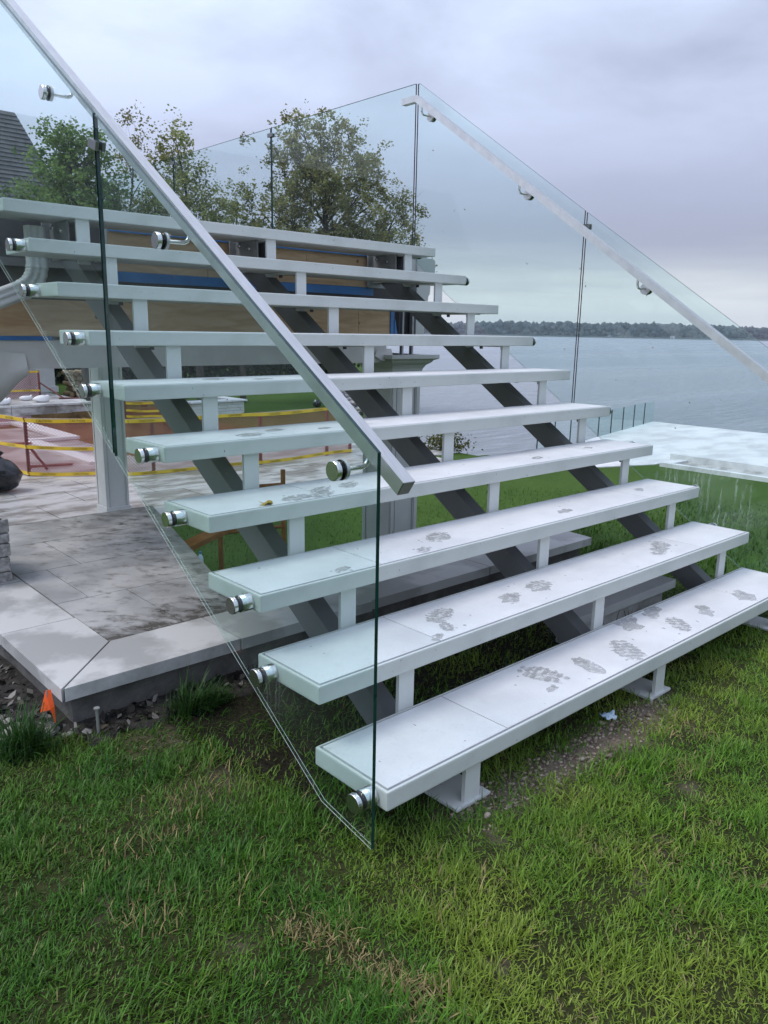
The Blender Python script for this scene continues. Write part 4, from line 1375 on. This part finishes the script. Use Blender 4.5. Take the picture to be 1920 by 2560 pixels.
for i in range(1, 10):
    (xa, ya), (xb, yb_) = pts_[i], pts_[i + 1]
    ux, uy = (xb - xa), (yb_ - ya)
    L = math.hypot(ux, uy)
    nx_, ny_ = -uy / L * .008, ux / L * .008
    a_, b_ = (xa + ux * .01, ya + uy * .01), (xb - ux * .01, yb_ - uy * .01)
    gp = thing('fence_panel', 'low glass fence panel on the far terrace edge, %s from the left' % ordn[i - 1], 'glass panel', 'glass fence by the lake')
    poly = [(a_[0] - nx_, a_[1] - ny_), (b_[0] - nx_, b_[1] - ny_), (b_[0] + nx_, b_[1] + ny_), (a_[0] + nx_, a_[1] + ny_)]
    MB().prism(poly, 'z', LZ + .02, LZ + .72).build('pane', GLASS, gp)
    MB().prism([(a_[0] - 2 * nx_, a_[1] - 2 * ny_), (a_[0] + ux * .012, a_[1] + uy * .012), (a_[0] + 2 * nx_, a_[1] + 2 * ny_)], 'z', LZ + .02, LZ + .722).build('edge_bar', GLASSEDGE, gp)

# ------------------------------------------------------------------ site fence with caution tape
def seg_dirs(path):
    out = []
    for a, b in zip(path[:-1], path[1:]):
        L = math.hypot(b[0] - a[0], b[1] - a[1])
        out.append((a, b, L, ((b[0] - a[0]) / L, (b[1] - a[1]) / L)))
    return out


cu = bpy.data.curves.new('caution', 'FONT')
cu.body = 'CAUTION'
cu.size = 1.0
cu.align_x = 'CENTER'
cu.align_y = 'CENTER'
cu.resolution_u = 2
tmp = bpy.data.objects.new('lettering_source', cu)
COL.objects.link(tmp)
bpy.context.view_layer.update()
LETTERS = bpy.data.meshes.new_from_object(tmp.evaluated_get(bpy.context.evaluated_depsgraph_get()))
LETTERS.name = 'lettering'
LETTERS.materials.clear()
LETTERS.materials.append(INK)
bpy.data.objects.remove(tmp)


def tape_text(parent, x, y, z, ang, size):
    o = link('lettering', LETTERS, parent, (x, y, z))
    o.rotation_euler = (math.pi / 2, 0, ang)
    o.scale = (size, size, size)


def site_fence(label, path, z0, H, sp=.062, tapes=(0.05, .52, .98), posts=None, th=.068, braces=()):
    f = thing('site_fence', label, 'fence', 'orange mesh site fences')
    net = MB()
    for (a, b, L, d) in seg_dirs(path):
        nrm = (-d[1], d[0])

        def P(s_, h, off=0.0):
            return (a[0] + d[0] * s_ + nrm[0] * off, a[1] + d[1] * s_ + nrm[1] * off, z0 + h)
        ns = int((L + H) / sp)
        for sgn in (1, -1):
            for i in range(ns + 1):
                s0 = -H + i * sp * 1.0 if sgn > 0 else i * sp
                # line s = s0 + sgn*h
                h0, h1 = 0.0, H
                if sgn > 0:
                    h0, h1 = max(0, -s0), min(H, L - s0)
                else:
                    h0, h1 = max(0, s0 - L), min(H, s0)
                if h1 - h0 < .02:
                    continue
                w = .0082
                off = .003 * sgn
                net.add([P(s0 + sgn * h0 - w, h0, off), P(s0 + sgn * h0 + w, h0, off), P(s0 + sgn * h1 + w, h1, off), P(s0 + sgn * h1 - w, h1, off)], [(0, 1, 2, 3)])
        ang = math.atan2(d[1], d[0])
        for ti, th_ in enumerate(tapes):
            n = 14
            vv, ff = [], []
            for i in range(n + 1):
                s_ = L * i / n
                sg = -.03 * math.sin(math.pi * i / n) if 0 < ti < 2 else -.012 * math.sin(2 * math.pi * i / n)
                zc_ = H * th_ + sg
                vv += [P(s_, zc_ - th / 2, -.02 - .006 * math.sin(i * 1.9)), P(s_, zc_ + th / 2, -.02 + .004 * math.sin(i * 2.3))]
            for i in range(n):
                ff.append((2 * i, 2 * i + 2, 2 * i + 3, 2 * i + 1))
            MB().add(vv, ff, 0, True).build('caution_tape', TAPE, f)
            s_ = .35
            while s_ < L - .3:
                i = s_ / L
                sg = -.03 * math.sin(math.pi * i) if 0 < ti < 2 else -.012 * math.sin(2 * math.pi * i)
                q = P(s_, H * th_ + sg, -.034)
                tape_text(f, q[0], q[1], q[2], ang, th * .95)
                s_ += .62
        MB().box(0, L, -.012, .012, H - .01, H + .018, mat=Matrix.Translation((a[0], a[1], z0)) @ Matrix.Rotation(ang, 4, 'Z')).build('top_lath', LATH, f)
    tag(net.build('mesh_netting', NET, f), kind='stuff')
    for (x, y) in (posts or path):
        MB().box(x - .028, x + .028, y + .012, y + .062, z0 - .02, z0 + H + .03).build('post', FENCEWOOD, f)
    for (p0, p1) in braces:
        MB().tube([p0, p1], .028, 6, smooth=False).build('brace', FENCEWOOD, f)
    return f


fz = LZ + .022
site_fence('orange mesh site fence with three yellow caution tapes around the pool pit', [(3.15, 17.6), (3.80, 14.30), (5.30, 13.12), (8.10, 12.80), (10.75, 12.98)], fz, 1.10,
           posts=[(3.15, 17.6), (3.80, 14.30), (5.76, 13.05), (8.10, 12.80), (10.0, 12.92), (10.75, 12.98)],
           braces=[((3.82, 14.4, fz + .62), (4.35, 14.95, fz)), ((4.1, 15.2, fz + .03), (4.9, 15.0, fz + .03)), ((3.0, 16.0, fz + .45), (4.3, 15.6, fz + .45))])
site_fence('farther orange mesh fence with tape on the house porch', [(5.9, 25.5), (7.90, 25.4)], -1.23, .86, sp=.075, tapes=(.28, .99), posts=[(6.6, 25.45), (7.90, 25.4)], th=.06,
           braces=[((7.92, 25.4, -.75), (8.35, 24.6, -1.2)), ((8.2, 24.6, -1.2), (9.0, 24.4, -1.2))])
# pool basin under construction
pool = thing('pool_basin', 'pale concrete pool walls under construction inside the mesh fence', 'pool')
for (x0, x1, y0, y1, z0, z1) in ((6.10, 6.55, 19.05, 23.0, -2.4, LZ + .10), (5.30, 6.55, 18.80, 19.05, -2.4, LZ + .10), (5.20, 5.55, 14.9, 18.80, -2.3, LZ + .08), (1.5, 6.10, 22.75, 23.0, -2.4, LZ + .10)):
    MB().box(x0, x1, y0, y1, z1 - .07, z1).build('coping', SACK, pool)
    MB().box(x0 + .03, x1 - .03, y0 + .03, y1 - .03, z0, z1 - .07).build('pool_wall', PINKSTONE, pool)
pit = tag(link('earth_bank', None), 'bank of brown earth at the back of the pool pit', None, None, 'structure')
vv, ff = [], []
for i in range(25):
    for j in range(6):
        x = 6.6 + i * .21
        vv.append((x, 22.2 + j * .16 + .12 * math.sin(i * 1.3), -2.3 + j * .13 + .06 * math.sin(i * 2.1 + j)))
for i in range(24):
    for j in range(5):
        ff.append((i * 6 + j, i * 6 + 6 + j, i * 6 + 7 + j, i * 6 + 1 + j))
MB().add(vv, ff, 0, True).build('bank', EARTH, pit)
barr = thing('pit_hoarding', 'brown plywood hoarding panels behind the pool pit', 'hoarding')
for i in range(5):
    MB().box(6.75 + i * 1.22, 6.75 + i * 1.22 + 1.20, 22.9, 22.94, -2.3, -1.50 + .02 * (i % 2)).build('panel', EARTH, barr)

# porch platform of the house behind
porch = tag(link('porch_terrace', None), 'pale stone porch platform in front of the house', None, None, 'structure')
MB().box(-4, 8.75, 23.05, 30, -2.2, -1.27).build('porch_base', PINKSTONE, porch)
for i in range(10):
    MB().box(-4 + i * 1.28, -4 + i * 1.28 + 1.265, 22.98, 24.3, -1.27, -1.215).build('coping_slab', COPING, porch)
    MB().box(-4 + i * 1.28, -4 + i * 1.28 + 1.265, 23.02, 23.05, -1.52, -1.275).build('face_tile', PAVER, porch)
MB().box(-4, 8.79, 24.31, 30, -1.27, -1.225).build('porch_floor', PAVER, porch)
for (x, y, s_, lab) in ((6.12, 23.35, .9, 'white sandbag lying at the porch edge, farthest left'), (6.28, 24.2, .8, 'white sandbag standing upright behind the left one'), (7.35, 23.7, 1.0, 'white sandbag lying under the fence brace, farthest right'), (7.15, 24.5, .75, 'tied white sandbag beside the fence post')):
    sb = thing('sandbag', lab, 'sandbag', 'white sandbags on the porch', (x, y, -1.215))
    MB().blob((0, 0, .10 * s_), (.26 * s_, .16 * s_, .115 * s_), 0, .10, 2, int(x * 10)).build('sack', SACK, sb)
    MB().blob((.2 * s_, 0, .17 * s_), (.07 * s_, .05 * s_, .06 * s_), 0, .3, 1, int(x * 7)).build('tied_neck', SACK, sb)

# ------------------------------------------------------------------ house behind at the left
house = thing('house', 'white stucco house with steep grey shingled roof behind the deck', 'house')
HX, HY = 9.3, 28.0
MB().box(-26, HX, HY, 38, -1.25, 3.4).build('wall', HOUSEWALL, house)  # wall, roof and gutter run on unseen leftwards, added to darken glass reflections
for (x0, x1) in ((5.2, 6.5), (6.75, 8.0)):
    w = MB().box(x0, x1, HY - .06, HY + .05, -.9, 1.4).build('window', TRIM, house)
    MB().box(x0 + .10, (x0 + x1) / 2 - .05, HY - .075, HY - .055, -.8, 1.3).build('pane', WINDOWGLASS, w)
    MB().box((x0 + x1) / 2 + .05, x1 - .10, HY - .075, HY - .055, -.8, 1.3).build('pane', WINDOWGLASS, w)
for x0 in (8.45,):
    c = MB().box(x0, x0 + .62, HY - .75, HY - .13, -1.22, 3.4).build('porch_column', TRIM, house)
    MB().box(x0 - .08, x0 + .70, HY - .83, HY - .05, -1.22, -1.0, bev=.03).build('column_base', TRIM, c)
# hipped roof built of shingle courses
ex1, ey0, ez = 10.95, 27.0, 3.2
rx1, ry0, rz = 9.15, 29.4, 8.25
NC = 34
roof = MB().add([(-26, ey0, ez), (ex1, ey0, ez), (ex1, 40, ez), (rx1, 40, rz), (rx1, ry0, rz), (-26, ry0, rz)], [(0, 1, 4, 5), (1, 2, 3, 4)]).build('roof', SHINGLE, house)
rr = random.Random(9)
for c in range(NC):
    t0, t1 = c / NC, min(1, (c + 1.06) / NC)
    mb = MB()

    def RP(s_, t, off):
        xe, ye = ex1 + (rx1 - ex1) * t, ey0 + (ry0 - ey0) * t
        return xe, ye, ez + (rz - ez) * t
    # front slope course: pieces from the hip leftwards
    xa = RP(0, t0, 0)[0]
    x = xa
    while x > 4.0:
        wd_ = rr.uniform(.24, .36)
        o1, o2 = .045 + rr.uniform(0, .012), .008
        _, y0, z0 = RP(0, t0, 0)
        _, y1, z1 = RP(0, t1, 0)
        lim = RP(0, t1, 0)[0]
        xr, xr1 = x, min(x, lim)
        xl = x - wd_ + .012
        if xr1 > xl:
            mb.add([(xl, y0 - o1, z0 + o1 * .4), (xr, y0 - o1, z0 + o1 * .4), (xr1, y1 - o2, z1 + o2), (xl, y1 - o2, z1 + o2), (xl, y0, z0), (xr, y0, z0)], [(0, 1, 2, 3), (0, 4, 5, 1)])
        x -= wd_
    tag(mb.build('shingle_course', SHINGLE, house))
MB().box(-26, ex1 + .1, ey0 - .12, ey0, ez - .22, ez + .04).build('gutter', TRIM, house)

# ------------------------------------------------------------------ other yard things
bag = thing('rubbish_bag', 'full black rubbish bag standing on the paving before the site fence', 'rubbish bag', None, (2.90, 13.1, fz))
bm = bmesh.new()
bmesh.ops.create_icosphere(bm, subdivisions=4, radius=1.0)
for v in bm.verts:
    p = v.co.copy()
    k = 1 + .05 * math.sin(5 * p.x + 3 * p.z) * math.sin(4 * p.y + 4 * p.z) + .022 * math.sin(15 * p.z + 9 * p.x + 4 * p.y) + .015 * math.sin(26 * p.x + 17 * p.y + 9 * p.z)
    w = 1 - .35 * max(0, p.z) ** 2
    v.co = Vector((p.x * .36 * k * w, p.y * .32 * k * w, .30 + p.z * .32 * (1 + .05 * math.sin(11 * p.x)) if p.z > -.8 else .03))
me = bpy.data.meshes.new('sack')
bm.to_mesh(me)
bm.free()
for po in me.polygons:
    po.use_smooth = True
me.materials.append(BAG)
link('sack', me, bag)
MB().tube([(0, 0, .56), (.01, 0, .63), (.05, .02, .70)], [.10, .035, .075], 9).build('tied_neck', BAG, bag)

sc_ = thing('scaffold_frame', 'orange painted steel scaffold frame on the slope behind the stairs', 'scaffold')
gy_ = 3.0
zb = float(zg(1.55, gy_)) - .02
for (x, zt) in ((1.305, .12), (1.795, .205)):
    MB().tube([(x, gy_, zb - .12), (x, gy_, zt)], .0165, 12).build('upright', RUST, sc_)
for z_ in (.135, -.155, -.62):
    MB().tube([(1.29, gy_, z_), (1.795, gy_, z_ - .03)], .012, 10).build('rung', RUST, sc_)
MB().tube([(1.305, gy_, -.60), (1.45, gy_ + .02, -.62)], .012, 8).build('rung', RUST, sc_)
plank = thing('orange_plank', 'muddy orange board lying beside the patio edge', 'board')
MB().box(-.30, .30, -.05, .05, -.015, .015, mat=Matrix.Translation((1.12, 2.75, -.075)) @ Matrix.Rotation(.35, 4, 'Z') @ Matrix.Rotation(-.10, 4, 'Y')).build('board', RUST, plank)

pl = thing('planter_box', 'low white stone planter with a pale rim on the lawn behind the fence', 'planter')
for j in range(4):
    x = 11.6
    while x < 13.55:
        w = min(random.uniform(.35, .7), 13.6 - x)
        MB().box(x, x + w - .012, 22.12 + random.uniform(0, .015), 22.5, LZ + j * .105, LZ + j * .105 + .098, bev=.008).build('stone', HOUSEWALL, pl)
        x += w
MB().box(11.62, 13.58, 22.16, 23.4, LZ, LZ + .41).build('planter_core', CONCRETE, pl)
MB().box(11.52, 13.68, 22.05, 22.56, LZ + .42, LZ + .475, bev=.01).build('rim', SACK, pl)
MB().box(13.25, 13.68, 22.57, 23.5, LZ + .42, LZ + .475, bev=.01).build('rim', SACK, pl)

logs = thing('firewood_stack', 'stack of cut firewood under the trees, seen through the near glass', 'firewood')
rr = random.Random(4)
for r_ in range(5):
    for c in range(6 - r_ // 2):
        x, z_ = 11.05 + c * .25 + (r_ % 2) * .12, LZ + .12 + r_ * .21
        MB().tube([(x, 31.0 + rr.uniform(-.05, .05), z_), (x, 31.7, z_)], rr.uniform(.095, .125), 10).build('log', LOG, logs)

# ------------------------------------------------------------------ trees


def leaf_cloud(pts, size, cols, r, flat=.6):
    n = len(pts)
    nrm = r.normal(size=(n, 3))
    nrm[:, 2] = np.abs(nrm[:, 2]) + flat
    nrm /= np.linalg.norm(nrm, axis=1, keepdims=True)
    t = np.cross(nrm, r.normal(size=(n, 3)))
    t /= np.linalg.norm(t, axis=1, keepdims=True)
    b = np.cross(nrm, t)
    s_ = size * r.uniform(.55, 1.25, (n, 1))
    shape = ((-.5, 0), (-.1, -.48), (.55, -.12), (.12, .50))
    V = np.zeros((n, 4, 3))
    for k, (u, w) in enumerate(shape):
        V[:, k] = pts + t * s_ * u + b * s_ * w + nrm * s_ * .12 * (1 if k % 2 else -1)
    F = np.arange(n * 4).reshape(n, 4)
    return V.reshape(-1, 3), F, np.repeat(cols, 4, 0)


def tree(name, label, base, env, nclump, nleaf, lsize, col, seed, trunk_r=.22, group='trees behind the deck', spread=.42, droop=.0, two=False):
    r = np.random.default_rng(seed)
    bx, by, bz = base
    t = thing(name, label, 'tree', group, base)
    zs = np.array([e_[0] for e_ in env]) - bz
    rs_ = np.array([e_[1] for e_ in env])
    ox = np.array([e_[2] if len(e_) > 2 else 0 for e_ in env])
    H = zs[-1]
    ph = r.uniform(0, 6.28, 5)
    C = []
    while len(C) < nclump:
        z_ = r.uniform(zs[0], zs[-1])
        R_ = np.interp(z_, zs, rs_)
        if r.random() > (R_ / rs_.max()) ** 1.2 + .05:
            continue
        a = r.uniform(0, 6.28)
        R_ *= 1 + .16 * math.sin(3 * a + ph[0] + z_) + .10 * math.sin(5 * a + ph[1] + 2 * z_)
        q = R_ * (r.random() ** .38)
        C.append((np.interp(z_, zs, ox) + q * math.cos(a), q * math.sin(a), z_))
    C = np.array(C)
    wood = MB()
    lean = ox[-1] * .8
    trunk = [Vector((lean * (k / 8) ** 1.5 + .10 * math.sin(k * 1.3 + ph[2]), .10 * math.cos(k * 1.7 + ph[3]), H * .93 * k / 8 - (0.3 if k == 0 else 0))) for k in range(9)]
    wood.tube(trunk, [trunk_r * (1.25 if k == 0 else 1 - .88 * k / 8) for k in range(9)], 9)
    # limbs: group clumps, each limb leaves the trunk below its group
    nl = max(8, nclump // 9)
    idx = r.choice(len(C), nl, replace=False)
    lim = C[idx]
    own = np.argmin(((C[:, None] - lim[None]) ** 2).sum(2), 1)
    for k in range(nl):
        e_ = lim[k]
        hz = max(zs[0] * .55, e_[2] - .75 * math.hypot(e_[0], e_[1]) - .4)
        hz = min(hz, H * .85)
        f0 = hz / (H * .93) * 8
        i0 = int(min(f0, 7))
        s0 = trunk[i0].lerp(trunk[i0 + 1], f0 - i0)
        m1 = s0.lerp(Vector(e_), .35) + Vector((0, 0, .10 + .05 * (e_[2] - hz)))
        m2 = s0.lerp(Vector(e_), .7) + Vector((r.normal(0, .12), r.normal(0, .12), .12))
        rad = trunk_r * (1 - .8 * hz / H) * .5
        wood.tube([s0, m1, m2, Vector(e_)], [rad, rad * .62, rad * .4, rad * .18], 6, caps=False)
        for c in np.where(own == k)[0]:
            if c == idx[k]:
                continue
            tt = r.uniform(.35, .95)
            s1 = m1.lerp(m2, tt)
            e2 = Vector(C[c])
            mid_ = s1.lerp(e2, .55) + Vector((r.normal(0, .08), r.normal(0, .08), .10))
            wood.tube([s1, mid_, e2], [rad * .32, rad * .2, rad * .07], 4, caps=False)
            for _ in range(3):
                e3 = e2 + Vector((r.normal(0, spread), r.normal(0, spread), r.normal(.1, spread * .7)))
                wood.tube([mid_.lerp(e2, r.uniform(.2, 1)), e3], [rad * .10, rad * .04], 3, caps=False)
    wood.build('trunk', BARK, t)
    # leaves gather about the clumps, in small sprays
    per = r.integers(5, 11, nclump)
    sp = []
    for c in range(nclump):
        sp.append(C[c] + r.normal(0, spread, (per[c], 3)) * np.array([1, 1, .75]))
    sp = np.vstack(sp)
    w_ = r.random(len(sp)) ** 2.2 + .02
    pick = r.choice(len(sp), nleaf, p=w_ / w_.sum())
    pts = sp[pick] + r.normal(0, spread * .30, (nleaf, 3))
    tonec = (.72 + .56 * r.random((len(sp), 1)))[pick]
    warm = r.random((len(sp), 1))[pick]
    cols = np.array(col[0]) * (1 - warm) + np.array(col[1]) * warm
    cols = cols * tonec * (.8 + .4 * r.random((nleaf, 1)))
    Vv, Ff, Cc = leaf_cloud(pts, lsize, cols, r)
    cr = link('crown', np_mesh('crown', Vv, Ff, FOLIAGE, Cc), t)
    return t


GC1 = ((0.215, 0.230, 0.090), (0.300, 0.275, 0.120))
GC2 = ((0.200, 0.240, 0.085), (0.280, 0.285, 0.110))
GC3 = ((0.130, 0.225, 0.065), (0.200, 0.280, 0.085))
tree('maple_tree', 'largest maple tree, broad and olive green, behind the deck glass', (19.1, 24.0, LZ), [(2.6, 2.7, 0), (4.3, 3.0, .25), (5.6, 2.75, 0), (7.0, 2.2, -.5), (8.2, 1.5, -.85), (8.95, .6, -1.0)], 240, 40000, .100, GC1, 21, .24, spread=.36)
tree('maple_tree', 'slender upright tree with open crown left of the largest maple', (13.3, 24.6, LZ), [(2.8, 1.5, .3), (4.6, 1.5, .2), (5.8, 1.05, -.2), (6.9, .65, -.45), (7.75, .25, -.55)], 90, 8500, .098, GC2, 22, .16, spread=.34)
tree('maple_tree', 'young tree filling the gap between the slender and the largest tree', (15.6, 25.5, LZ), [(2.8, 1.2, 0), (4.4, 1.3, 0), (5.4, 1.0, 0), (6.2, .4, .1)], 55, 4500, .095, GC2, 23, .12, spread=.34)
tree('birch_tree', 'thin sparse tree with bare twigs beside the handrail', (11.8, 26.0, LZ), [(3.5, .9, 0), (5.5, .8, 0), (7.0, .6, .05), (8.0, .2, -.1)], 60, 3000, .09, ((0.20, 0.20, 0.08), (0.26, 0.24, 0.11)), 24, .10, spread=.34)
tree('maple_tree', 'dense bright green tree beside the grey roof, through the near glass', (8.75, 23.6, LZ), [(2.8, 1.35, .1), (4.2, 1.4, .05), (5.4, 1.05, 0), (6.2, .6, 0), (6.75, .25, 0)], 125, 17000, .105, GC3, 25, .16, spread=.34)
tree('maple_tree', 'dark small-leaved tree behind the joint of the near glass', (10.9, 22.6, LZ), [(2.4, 1.0, 0), (4.0, 1.0, 0), (4.9, .7, 0), (5.5, .3, 0)], 55, 5000, .092, GC2, 26, .12, spread=.32)

# hedge closing the far side of the lower lawn
r = np.random.default_rng(40)
n = 16000
hx = r.uniform(7, 33, n)
hy = 40 + r.normal(0, .8, n)
hz = LZ + 3.0 * r.random(n) ** .8 * (.7 + .5 * fbm(hx * .9, hy * 0, 4))
cols = np.array([0.030, 0.050, 0.016])[None] * (.4 + 1.1 * fbm(hx * 1.5, hz * 1.5, 6)[:, None] * 1.3)
V_, F_, C_ = leaf_cloud(np.stack([hx, hy, hz], 1), .30, cols, r, .1)
hedge = thing('hedge', 'dark clipped hedge across the far end of the lawn', 'hedge')
link('foliage', np_mesh('hedge_foliage', V_, F_, FOLIAGE, C_), hedge)
mb = MB()
for i in range(26):
    x = 7.5 + i
    mb.tube([(x, 40, LZ - .2), (x + .1, 40.1, LZ + 1.6)], [.09, .03], 5)
tag(mb.build('stems', BARK, hedge), kind='stuff')
# flowering shrub by the shore, right of the deck column
r = np.random.default_rng(41)
n = 900
c0 = np.array([12.9, 11.9, LZ + .2])
pp = c0 + r.normal(0, 1, (n, 3)) * np.array([.18, .3, .14])
shb = thing('shore_shrub', 'small yellow-green shrub at the water edge behind the treads', 'shrub')
V_, F_, C_ = leaf_cloud(pp, .07, np.array([0.10, 0.11, 0.025]) * r.uniform(.5, 1.5, (n, 1)), r)
link('foliage', np_mesh('shrub_foliage', V_, F_, FOLIAGE, C_), shb)

# things on the lower lawn
site_fence('short tangled orange mesh fence with tape beside the stone planter', [(9.55, 22.62), (10.55, 21.95)], LZ, .55, sp=.07, tapes=(.15, .5, .9), th=.07)
bot = thing('water_bottle', 'small clear plastic bottle with blue cap on the grass below the stairs', 'bottle', None, (3.40, 7.07, LZ))
bv_ = []
for (z_, r_) in ((0, .032), (.005, .036), (.10, .036), (.135, .030), (.16, .014), (.175, .013)):
    bv_ += [(r_ * math.cos(a * math.pi / 6), r_ * math.sin(a * math.pi / 6), z_) for a in range(12)]
MB().add(bv_, [(i * 12 + k, i * 12 + (k + 1) % 12, i * 12 + 12 + (k + 1) % 12, i * 12 + 12 + k) for i in range(5) for k in range(12)], 0, True).build('bottle_body', LITTER, bot)
MB().tube([(0, 0, .172), (0, 0, .20)], .0155, 12).build('cap', BLUE, bot)
bun = thing('dark_bundle', 'small dark bundle with a pale tip on the lawn behind the fence', 'bundle', None, (17.0, 22.45, LZ))
MB().blob((0, 0, .13), (.17, .15, .15), 0, .12, 2, 5).build('bundle_body', BAG, bun)
MB().blob((-.10, -.02, .24), (.04, .04, .05), 0, .2, 1, 6).build('pale_tip', SACK, bun)
N = 420
tt_ = rng.random(N)
rxp = 16.4 + 6.3 * tt_ + rng.normal(0, .28, N)
ryp = 19.6 + 8.0 * tt_ + rng.normal(0, .28, N)
rs2 = rng.uniform(.06, .17, N)
RV = (np.stack([rxp, ryp, zg(rxp, ryp) + rs2 * .35 + .25 * rng.random(N)], 1)[:, None] + IV[None] * (1 + .6 * (rng.random((N, len(IV), 1)) - .5)) * (rs2[:, None, None] * np.array([1.2, .9, .7]))).reshape(-1, 3)
RF = (IF[None] + (np.arange(N) * len(IV))[:, None, None]).reshape(-1, 3)
rc = np.array([0.36, 0.36, 0.35])[None] * rng.uniform(.3, 1.4, (N, 1))
tag(link('riprap', np_mesh('riprap', RV, RF, LITTERLEAF, np.repeat(rc, len(IV), 0))), 'bank of grey shore stones beyond the lower lawn', 'shore stones', None, 'stuff')

# ------------------------------------------------------------------ thin lake haze
m, t = new_mat('lake_haze')
vol = t.n('ShaderNodeVolumePrincipled', {'Color': (0.80, 0.88, 1.0, 1), 'Density': 0.00036, 'Anisotropy': 0.2})
t.t.links.new(vol.outputs[0], t.out.inputs['Volume'])
hz_ = MB().box(-330, 1260, -730, 1260, -6.0, 30.0).build('haze', m)
tag(hz_, 'thin pale haze over the lake', 'haze', None, 'stuff')
